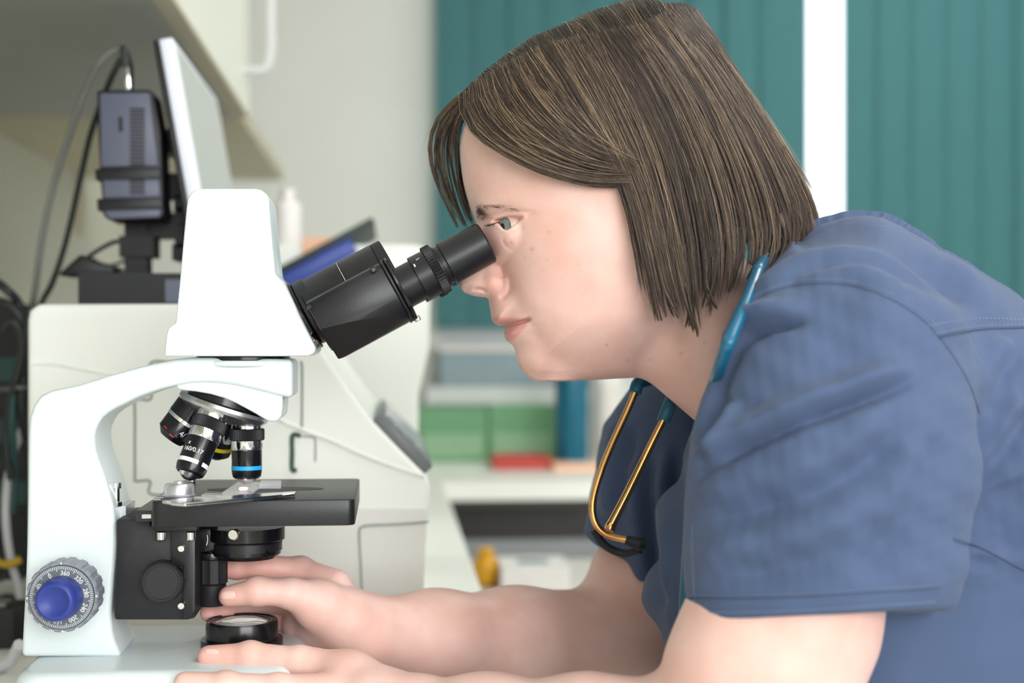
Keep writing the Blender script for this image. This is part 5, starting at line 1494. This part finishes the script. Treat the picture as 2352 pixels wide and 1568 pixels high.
o = tube('tubing', tb_, .0038, M['teal_tube'], None, 14, 5); o.parent = ste
stube('tubing', [(1815,560,-.045),(1700,700,-.075),(1560,830,-.072),(1500,868,-.050),(1468,878,-.035),(1458,902,-.032)], .0048, M['teal_tube'])
stube('tubing', [(1560,850,-.062),(1552,890,-.03),(1540,925,-.012),(1523,968,-.006)], .0050, M['teal_tube'])
b1 = stube('binaural', [(1459,900,-.032),(1440,945,-.034),(1410,1010,-.036),(1385,1070,-.036),(1366,1130,-.035),(1361,1170,-.034),(1370,1205,-.033),(1395,1228,-.032),(1440,1240,-.030)], .0026, M['gold'])
b2 = stube('binaural', [(1524,964,-.006),(1500,1012,-.004),(1462,1090,0),(1428,1158,.002),(1402,1208,.004)], [.0026, .0027, .0029, .0031, .0034], M['gold'])
e1 = stube('ear_tip', [(1438,1240,-.030),(1452,1244,-.029),(1468,1248,-.029),(1482,1248,-.029)], [.0035, .0040, .0052, .0046], M['ear_tip'])
e2 = stube('ear_tip', [(1408,1196,.003),(1402,1210,.004),(1399,1218,.005)], [.0034, .0040, .0034], M['gold'])
stube('spring_plate', [(1362,1215,-.040),(1390,1252,-.042),(1430,1270,-.042),(1470,1262,-.036)], .0030, M['ear_tip'])
e_ = Vector(tb_[-1]); o = tube('chest_piece', [e_, e_ + Vector((-.001, 0, -.012)), e_ + Vector((-.002, 0, -.018))], [.008, .016, .016], M['gold'], None, 20, 4); o.parent = ste
# ---------------- hair: strands laid along guide lines over the head
rg = np.random.default_rng(11)
sil = sp([(1060,262),(1100,190),(1160,138),(1240,88),(1330,46),(1400,22),(1480,8),(1540,10),(1592,36),(1642,92),(1692,172),(1742,262),(1792,342),(1842,422),(1872,482),(1892,536),(1900,600)], 6)
def Hhair(px, py):
    px, py = np.asarray(px, float), np.asarray(py, float); d, _ = seg_dist(px, py, sil)
    t = np.minimum(d / 250, 1)
    hgt = 262 * np.sqrt(np.maximum(2*t - t*t, 0)) + np.interp(py, [500, 760], [0, 10])
    return np.maximum(hgt, Hmap(px, py) + 7)
def lift_guides(guides, n=12, sgn=1):
    out = []
    for g in guides:
        P_ = np.array(sp(g, 8)); L = np.r_[0, np.cumsum(np.hypot(*np.diff(P_, axis=0).T))]
        s = np.linspace(0, L[-1], n); ax_, ay_ = np.interp(s, L, P_[:, 0]), np.interp(s, L, P_[:, 1])
        tx, ty = ax_.copy(), ay_.copy()
        for _ in range(5):
            k = 1 - sgn * Hhair(tx, ty) / S; tx, ty = CX + (ax_-CX)*k, CY + (ay_-CY)*k
        out.append(np.stack([tx, ty, sgn * Hhair(tx, ty)], 1))
    return np.array(out)
curtain = [
 [(1236,113),(1280,175),(1335,265),(1385,350),(1428,430),(1456,520),(1478,620),(1500,722)],
 [(1285,97),(1340,190),(1395,290),(1440,390),(1478,500),(1504,610),(1530,728)],
 [(1335,86),(1395,190),(1448,300),(1492,420),(1522,540),(1545,650),(1572,752)],
 [(1400,74),(1470,180),(1530,300),(1572,430),(1596,560),(1606,680),(1612,756)],
 [(1465,62),(1548,172),(1612,298),(1658,420),(1682,540),(1678,640),(1655,708)],
 [(1520,40),(1612,160),(1688,298),(1742,420),(1770,520),(1765,590),(1738,632)],
 [(1560,24),(1656,136),(1742,282),(1804,400),(1838,490),(1838,556),(1815,600)],
 [(1580,24),(1674,146),(1764,296),(1826,405),(1858,480),(1868,530),(1858,575)],
 [(1588,30),(1642,90),(1694,172),(1744,260),(1796,342),(1846,422),(1876,484),(1894,540)]]
sweep = [
 [(1074,215),(1068,262),(1088,308),(1140,346),(1210,384),(1290,412),(1370,426),(1445,424)],
 [(1105,188),(1110,240),(1150,300),(1215,350),(1290,385),(1370,402),(1450,408)],
 [(1150,160),(1170,220),(1220,285),(1285,338),(1350,370),(1405,384),(1455,392)],
 [(1195,134),(1225,192),(1280,262),(1335,314),(1385,345),(1425,362),(1460,376)],
 [(1236,113),(1275,172),(1325,245),(1370,300),(1405,330),(1435,350),(1462,364)]]
cg = lift_guides(curtain); swg = lift_guides(sweep)
# the far side: over the parting, across the crown and down the other side
def far_guides(gs, k0):
    out = []
    for g, st in zip(gs, k0):
        m = g.copy(); m[:, 2] *= -1
        root = np.array(st); i = np.argmin(np.hypot(np.array(sil)[:, 0]-root[0], np.array(sil)[:, 1]-root[1])); top_ = np.array([sil[i][0], sil[i][1], 0.])
        P_ = np.vstack([[root], [top_], m[3::2]]); P_ = np.array([tuple(v) for v in catmull([tuple(p) for p in P_], 6)])
        L = np.r_[0, np.cumsum(np.linalg.norm(np.diff(P_, axis=0), axis=1))]; s = np.linspace(0, L[-1], g.shape[0])
        out.append(np.stack([np.interp(s, L, P_[:, d]) for d in range(3)], 1))
    return np.array(out)
cgf = far_guides(cg, cg[:, 0]); swf = far_guides(swg, swg[:, 0])
# loose lock hanging in front of the far side of the forehead
def free_guides(gs, n=12):
    out = []
    for g in gs:
        P_ = np.array([tuple(v) for v in catmull(g, 8)]); k = 1 - P_[:, 2] / S
        P_[:, 0] = CX + (P_[:, 0]-CX)*k; P_[:, 1] = CY + (P_[:, 1]-CY)*k
        L = np.r_[0, np.cumsum(np.linalg.norm(np.diff(P_, axis=0), axis=1))]; s = np.linspace(0, L[-1], n)
        out.append(np.stack([np.interp(s, L, P_[:, d]) for d in range(3)], 1))
    return np.array(out)
lock = free_guides([
 [(1110,185,20),(1050,225,-20),(1000,275,-70),(984,335,-110),(992,395,-135),(1018,455,-150),(1052,520,-155)],
 [(1100,195,30),(1056,238,-10),(1018,290,-60),(1008,345,-100),(1018,405,-120),(1040,465,-135),(1066,524,-140)],
 [(1090,205,30),(1062,250,0),(1038,300,-45),(1034,355,-80),(1044,410,-100),(1062,465,-115),(1082,515,-120)],
 [(1082,215,35),(1066,258,10),(1052,305,-25),(1050,350,-50),(1056,410,-70),(1072,465,-90),(1092,508,-95)],
 [(1078,222,45),(1064,262,30),(1057,305,5),(1056,350,-15),(1061,400,-35),(1074,455,-60),(1094,505,-75)]])
strands, cols, rads = [], [], []
def grow(guides, N, clumps, depth, tipcut=(.90, 1.0), wig=2.0, clump=.75, blond=.075, dark=.35, rad=.00019, a_pow=1.0):
    Gn_, n, _ = guides.shape; t = np.linspace(0, 1, n)
    cc = np.sort(rg.uniform(0, Gn_-1, clumps)); ccol = rg.uniform(0, 1, clumps); cend = rg.uniform(*tipcut, clumps)
    cb = rg.uniform(0, 1, clumps)
    a0 = rg.uniform(0, Gn_-1, N); ci = np.argmin(np.abs(a0[:, None]-cc[None]), 1)
    lay = rg.uniform(0, 1, N)
    a = a0[:, None] + (cc[ci]-a0)[:, None] * clump * (t[None]**1.2)
    a = np.clip(a, 0, Gn_-1.0001); i = a.astype(int); f = (a - i)[..., None]; jj = np.arange(n)[None].repeat(N, 0)
    P_ = guides[i, jj]*(1-f) + guides[i+1, jj]*f
    cl = rg.normal(0, 1, (clumps, 2)); drift = 5*wig/2*(t[None]**1.5)
    P_[:, :, 0] += cl[ci, 0:1]*drift; P_[:, :, 1] += cl[ci, 1:2]*drift*.5
    # trim to this strand's own length
    te = np.clip(cend[ci] + rg.normal(0, .02, N), .5, 1.04); ts = te[:, None]*t[None]
    fi = np.clip(ts*(n-1), 0, n-1.0001); k0 = fi.astype(int); ff = (fi-k0)[..., None]; rows = np.arange(N)[:, None]
    P_ = P_[rows, k0]*(1-ff) + P_[rows, np.minimum(k0+1, n-1)]*ff
    P_ += rg.normal(0, 1, (N, 1, 3)) * np.array([7., 4., 7.]) * ((1-t)**5)[None, :, None] * (N > 300)
    ph = rg.uniform(0, 6.28, (N, 3)); fr = rg.uniform(2, 5, (N, 1)); am = wig*rg.uniform(.3, 1, (N, 1))
    for d in range(2): P_[:, :, d] += am*np.sin(fr*t[None]*3+ph[:, d:d+1])*t[None]
    sg = np.sign(P_[:, :, 2]) + (P_[:, :, 2] == 0)
    bul = 10*np.sin(cb[ci]*20)[:, None]
    P_[:, :, 2] += sg*(-lay[:, None]*depth + bul*t[None] + 2*am*np.sin(fr*t[None]*2+ph[:, 2:3]))
    P_[:, :, 2] += sg*14*np.clip(t[None]-.85, 0, 1)*rg.normal(0, 3, (N, 1))
    mix = .55*ccol[ci] + .45*rg.uniform(0, 1, N)
    base = np.array([srgb(47, 38, 35)[:3], srgb(98, 82, 73)[:3], srgb(128, 109, 93)[:3], srgb(192, 164, 128)[:3]])
    c = base[0]*(1-mix[:, None]) + base[1]*mix[:, None]
    hl = (rg.uniform(0, 1, N) < blond*(.4+1.5*(ccol[ci] > .6))); hv = rg.uniform(0, 1, (N, 1))
    c = np.where(hl[:, None], base[2]*(1-hv)+base[3]*hv, c)
    strands.append(P_); cols.append(c); rads.append(np.full(N, rad) * np.where(hl, 1.1, 1.))
grow(cg, 8600, 420, 20, (.82, .97), 2.4, .66, rad=.000105); grow(cg, 3500, 60, 8, (.78, 1.02), 3.0, .86, rad=.000105, blond=.12)
grow(swg, 4500, 160, 12, (.97, 1.03), 2.2, .45, blond=.14, rad=.000105)
grow(cgf, 2200, 60, 12, (.90, 1.02), 2.0, .7, rad=.00015)
grow(swf, 800, 30, 8, (.95, 1.0), 2.0, .5)
grow(lock, 1300, 30, 14, (.88, 1.0), 3.0, .75, blond=.15, rad=.00012)
def flyaway(gs, N, amp):
    n0 = len(strands); grow(gs, N, N, 0, (.5, 1.0), 6, .1, blond=.5, rad=.00007)
    P_ = strands[-1]; t = np.linspace(0, 1, P_.shape[1])[None]
    P_[:, :, 2] += np.sign(P_[:, :, 2]) * amp*t*rg.uniform(.2, 1, (N, 1)); P_[:, :, 0] += rg.normal(0, amp*.9, (N, 1))*t**1.5; P_[:, :, 1] += rg.normal(-amp*.3, amp*.7, (N, 1))*t**1.5
flyaway(cg, 170, 14); flyaway(swg, 150, 12); flyaway(cgf, 130, 24); flyaway(swf, 120, 28); flyaway(lock, 50, 16)
# pointed locks at the ends
for x0, y0, x1, y1, x2, y2 in ((1480,560,1496,640,1516,738), (1505,560,1530,660,1560,735), (1560,560,1578,680,1600,772), (1590,580,1592,680,1578,752), (1625,560,1618,640,1642,712), (1650,540,1640,630,1622,706), (1700,520,1700,590,1672,668), (1745,510,1752,575,1718,640), (1800,490,1812,550,1790,612), (1840,480,1862,530,1850,590)):
    lg_ = lift_guides([[(x0-16, y0), (x1-7, y1), (x2, y2)], [(x0+16, y0), (x1+7, y1), (x2+4, y2)]])
    grow(lg_, 190, 5, 14, (.92, 1.02), 2.0, .9, rad=.000105, blond=.05)
# a few single hairs falling across the cheek and neck
single = free_guides([[(1465,560,215),(1476,640,200),(1462,700,190),(1466,735,185),(1500,770,180),(1525,788,176)], [(1440,440,225),(1452,520,222),(1468,600,214),(1474,660,200),(1462,700,192)], [(1430,430,222),(1440,480,222),(1430,500,220),(1405,480,222)], [(1600,640,200),(1580,700,195),(1575,760,186),(1590,775,180)], [(1655,620,190),(1620,660,180),(1630,690,176)]])
grow(single, 16, 16, 2, (.8, 1.), 3, 0, blond=.0, rad=.00008)
def tubes3(P_, rad, col):
    N, n, _ = P_.shape
    W3 = np.stack([(P_[..., 0]-CX)/S, -P_[..., 2]/S, (CY-P_[..., 1])/S], -1)
    T = np.gradient(W3, axis=1); T /= np.linalg.norm(T, axis=2, keepdims=True)+1e-12
    up = np.array([.3, .9, .31]); u = np.cross(T, up); u /= np.linalg.norm(u, axis=2, keepdims=True)+1e-12; v = np.cross(T, u)
    tp = np.interp(np.linspace(0, 1, n), [0, .1, .7, 1], [.7, 1, 1, .25])[None, :, None]*rad[:, None, None]
    ring = np.stack([W3 + tp*(u*math.cos(q)+v*math.sin(q)) for q in (0, 2.094, 4.189)], 2)      # N n 3 3
    V_ = ring.reshape(-1, 3); b = (np.arange(N)*n*3)[:, None, None] + (np.arange(n-1)*3)[None, :, None]
    k = np.arange(3)[None, None]; k2 = (k+1) % 3
    Q_ = np.stack([b+k, b+k2, b+3+k2, b+3+k], -1).reshape(-1, 4)
    return V_, Q_, np.repeat(col, n*3, 0)
Vs, Qs, Cs, off = [], [], [], 0
for P_, c, r in zip(strands, cols, rads):
    v, q, cc_ = tubes3(P_, r, c); Vs.append(v); Qs.append(q + off); Cs.append(cc_); off += len(v)
hair_me = quads_np(np.concatenate(Vs), np.concatenate(Qs), 'hair')
ca = hair_me.color_attributes.new('tint', 'FLOAT_COLOR', 'POINT'); Cc = np.concatenate(Cs)
ca.data.foreach_set('color', np.c_[Cc, np.ones(len(Cc))].astype(np.float32).ravel())
def attr_mat(name, rough, spec, scale=1.0):
    m = mat(name, (.1, .07, .05, 1), rough, spec=spec, bump=.02, bscale=3000)
    nt = m.node_tree; at = nt.nodes.new('ShaderNodeAttribute'); at.attribute_name = 'tint'
    nt.links.new(at.outputs['Color'], nt.nodes['Principled BSDF'].inputs['Base Color']); return m
M['hair'] = attr_mat('brown_hair_strands', .38, .7)
hair = plink('hair', hair_me, M['hair']); hair['kind'] = 'stuff'; hair['label'] = 'straight brown bob with fair streaks'
# dense underlayer of the same hair
M['hair_under'] = mat('dark_brown_hair_underlayer', srgb(78, 63, 54), .55, noise=.25, nscale=90)
def sheet(guides, drop, tmax, na=60):
    Gn_, n, _ = guides.shape; a = np.linspace(0, Gn_-1.0001, na); i = a.astype(int); f = (a-i)[:, None, None]
    P_ = guides[i]*(1-f)+guides[i+1]*f; m = int(n*tmax); P_ = P_[:, :m].copy(); P_[:, :, 2] -= (np.sign(P_[:, :, 2])+(P_[:, :, 2] == 0))*drop
    V_ = np.stack([(P_[..., 0]-CX)/S, -P_[..., 2]/S, (CY-P_[..., 1])/S], -1).reshape(-1, 3)
    q = [(x*m+y, (x+1)*m+y, (x+1)*m+y+1, x*m+y+1) for x in range(na-1) for y in range(m-1)]
    return V_, np.array(q)
Vs, Qs, off = [], [], 0
for g, dr, tm in ((cg, 15, .84), (swg, 8, 1.0), (cgf, 10, .9), (swf, 6, .95)):
    v, q = sheet(g, dr, tm); Vs.append(v); Qs.append(q+off); off += len(v)
plink('hair_underlayer', quads_np(np.concatenate(Vs), np.concatenate(Qs)), M['hair_under'], parent=hair)

# eyebrow and lashes on the near side (mirrored for the far side)
def brow_strand(b, p0, p1, r, s_):
    hits = []
    for tt in (0, .5, 1):
        x, y = p0[0]+(p1[0]-p0[0])*tt, p0[1]+(p1[1]-p0[1])*tt
        hit = ray_hit(body_bvh, x, y)
        if hit[0] is None: return
        p = hit[0] + hit[1]*(.0002+.0006*tt); hits.append(Vector((p.x, p.y*s_, p.z)))
    tube_bm(hits, [r, r*.8, r*.3], 4, b)
M['brow'] = mat('brow_hair', srgb(100, 78, 68), .5, noise=.1)
rb = random.Random(5)
for s_ in (1, -1):
    b = bmesh.new()
    for k in range(105):
        x = rb.gauss(1101, 7); y = 489 + (x-1101)*.62 + rb.gauss(0, 5.5)
        if x < 1093: continue
        brow_strand(b, (x, y), (x + rb.uniform(5, 12), y - rb.uniform(1, 9)), .00011, s_)
    for k in range(70):
        x = rb.uniform(1108, 1188); y = np.interp(x, [1108, 1130, 1150, 1170, 1188], [474, 472, 474, 479, 485]) + rb.gauss(0, 2.2)
        brow_strand(b, (x, y), (x + rb.uniform(8, 14), y + rb.uniform(-2, 3)), .00007, s_)
    o = plink('eyebrow', from_bm(b), M['brow'], 60, body); o['kind'] = 'stuff'
M['lash'] = mat('dark_lashes', srgb(28, 22, 22), .5, noise=.1)
for s_ in (1, -1):
    b = bmesh.new()
    for k in range(46):
        x = rb.uniform(1130, 1178); y = np.interp(x, [1130, 1145, 1178], [516, 511.5, 509.5])
        hit = ray_hit(body_bvh, x, y - 1.5)
        if hit[0] is None: continue
        p = hit[0]; d = Vector((-.0052 - rb.uniform(0, .002), -.0030 + rb.uniform(-.001, .001), -.0012 - rb.uniform(0, .0016)))
        d *= np.interp(x, [1130, 1150, 1178], [1.0, .8, .35])
        q = [p, p + d*.5 + Vector((0, 0, -.0005)), p + d + Vector((0, 0, .0003))]
        tube_bm([Vector((a.x, a.y*s_, a.z)) for a in q], [.00022, .00016, .00005], 4, b)
    # lid line
    ln_ = []
    for x, y in sp([(1131,516.5),(1142,512),(1158,510),(1175,509.5)], 6):
        hit = ray_hit(body_bvh, x, y - .5)
        if hit[0] is not None: ln_.append(Vector((hit[0].x, hit[0].y*s_ - s_*.0002, hit[0].z)))
    if len(ln_) > 3: tube_bm(ln_, .00035, 5, b)
    o = plink('eyelashes', from_bm(b), M['lash'], 60, body); o['kind'] = 'stuff'
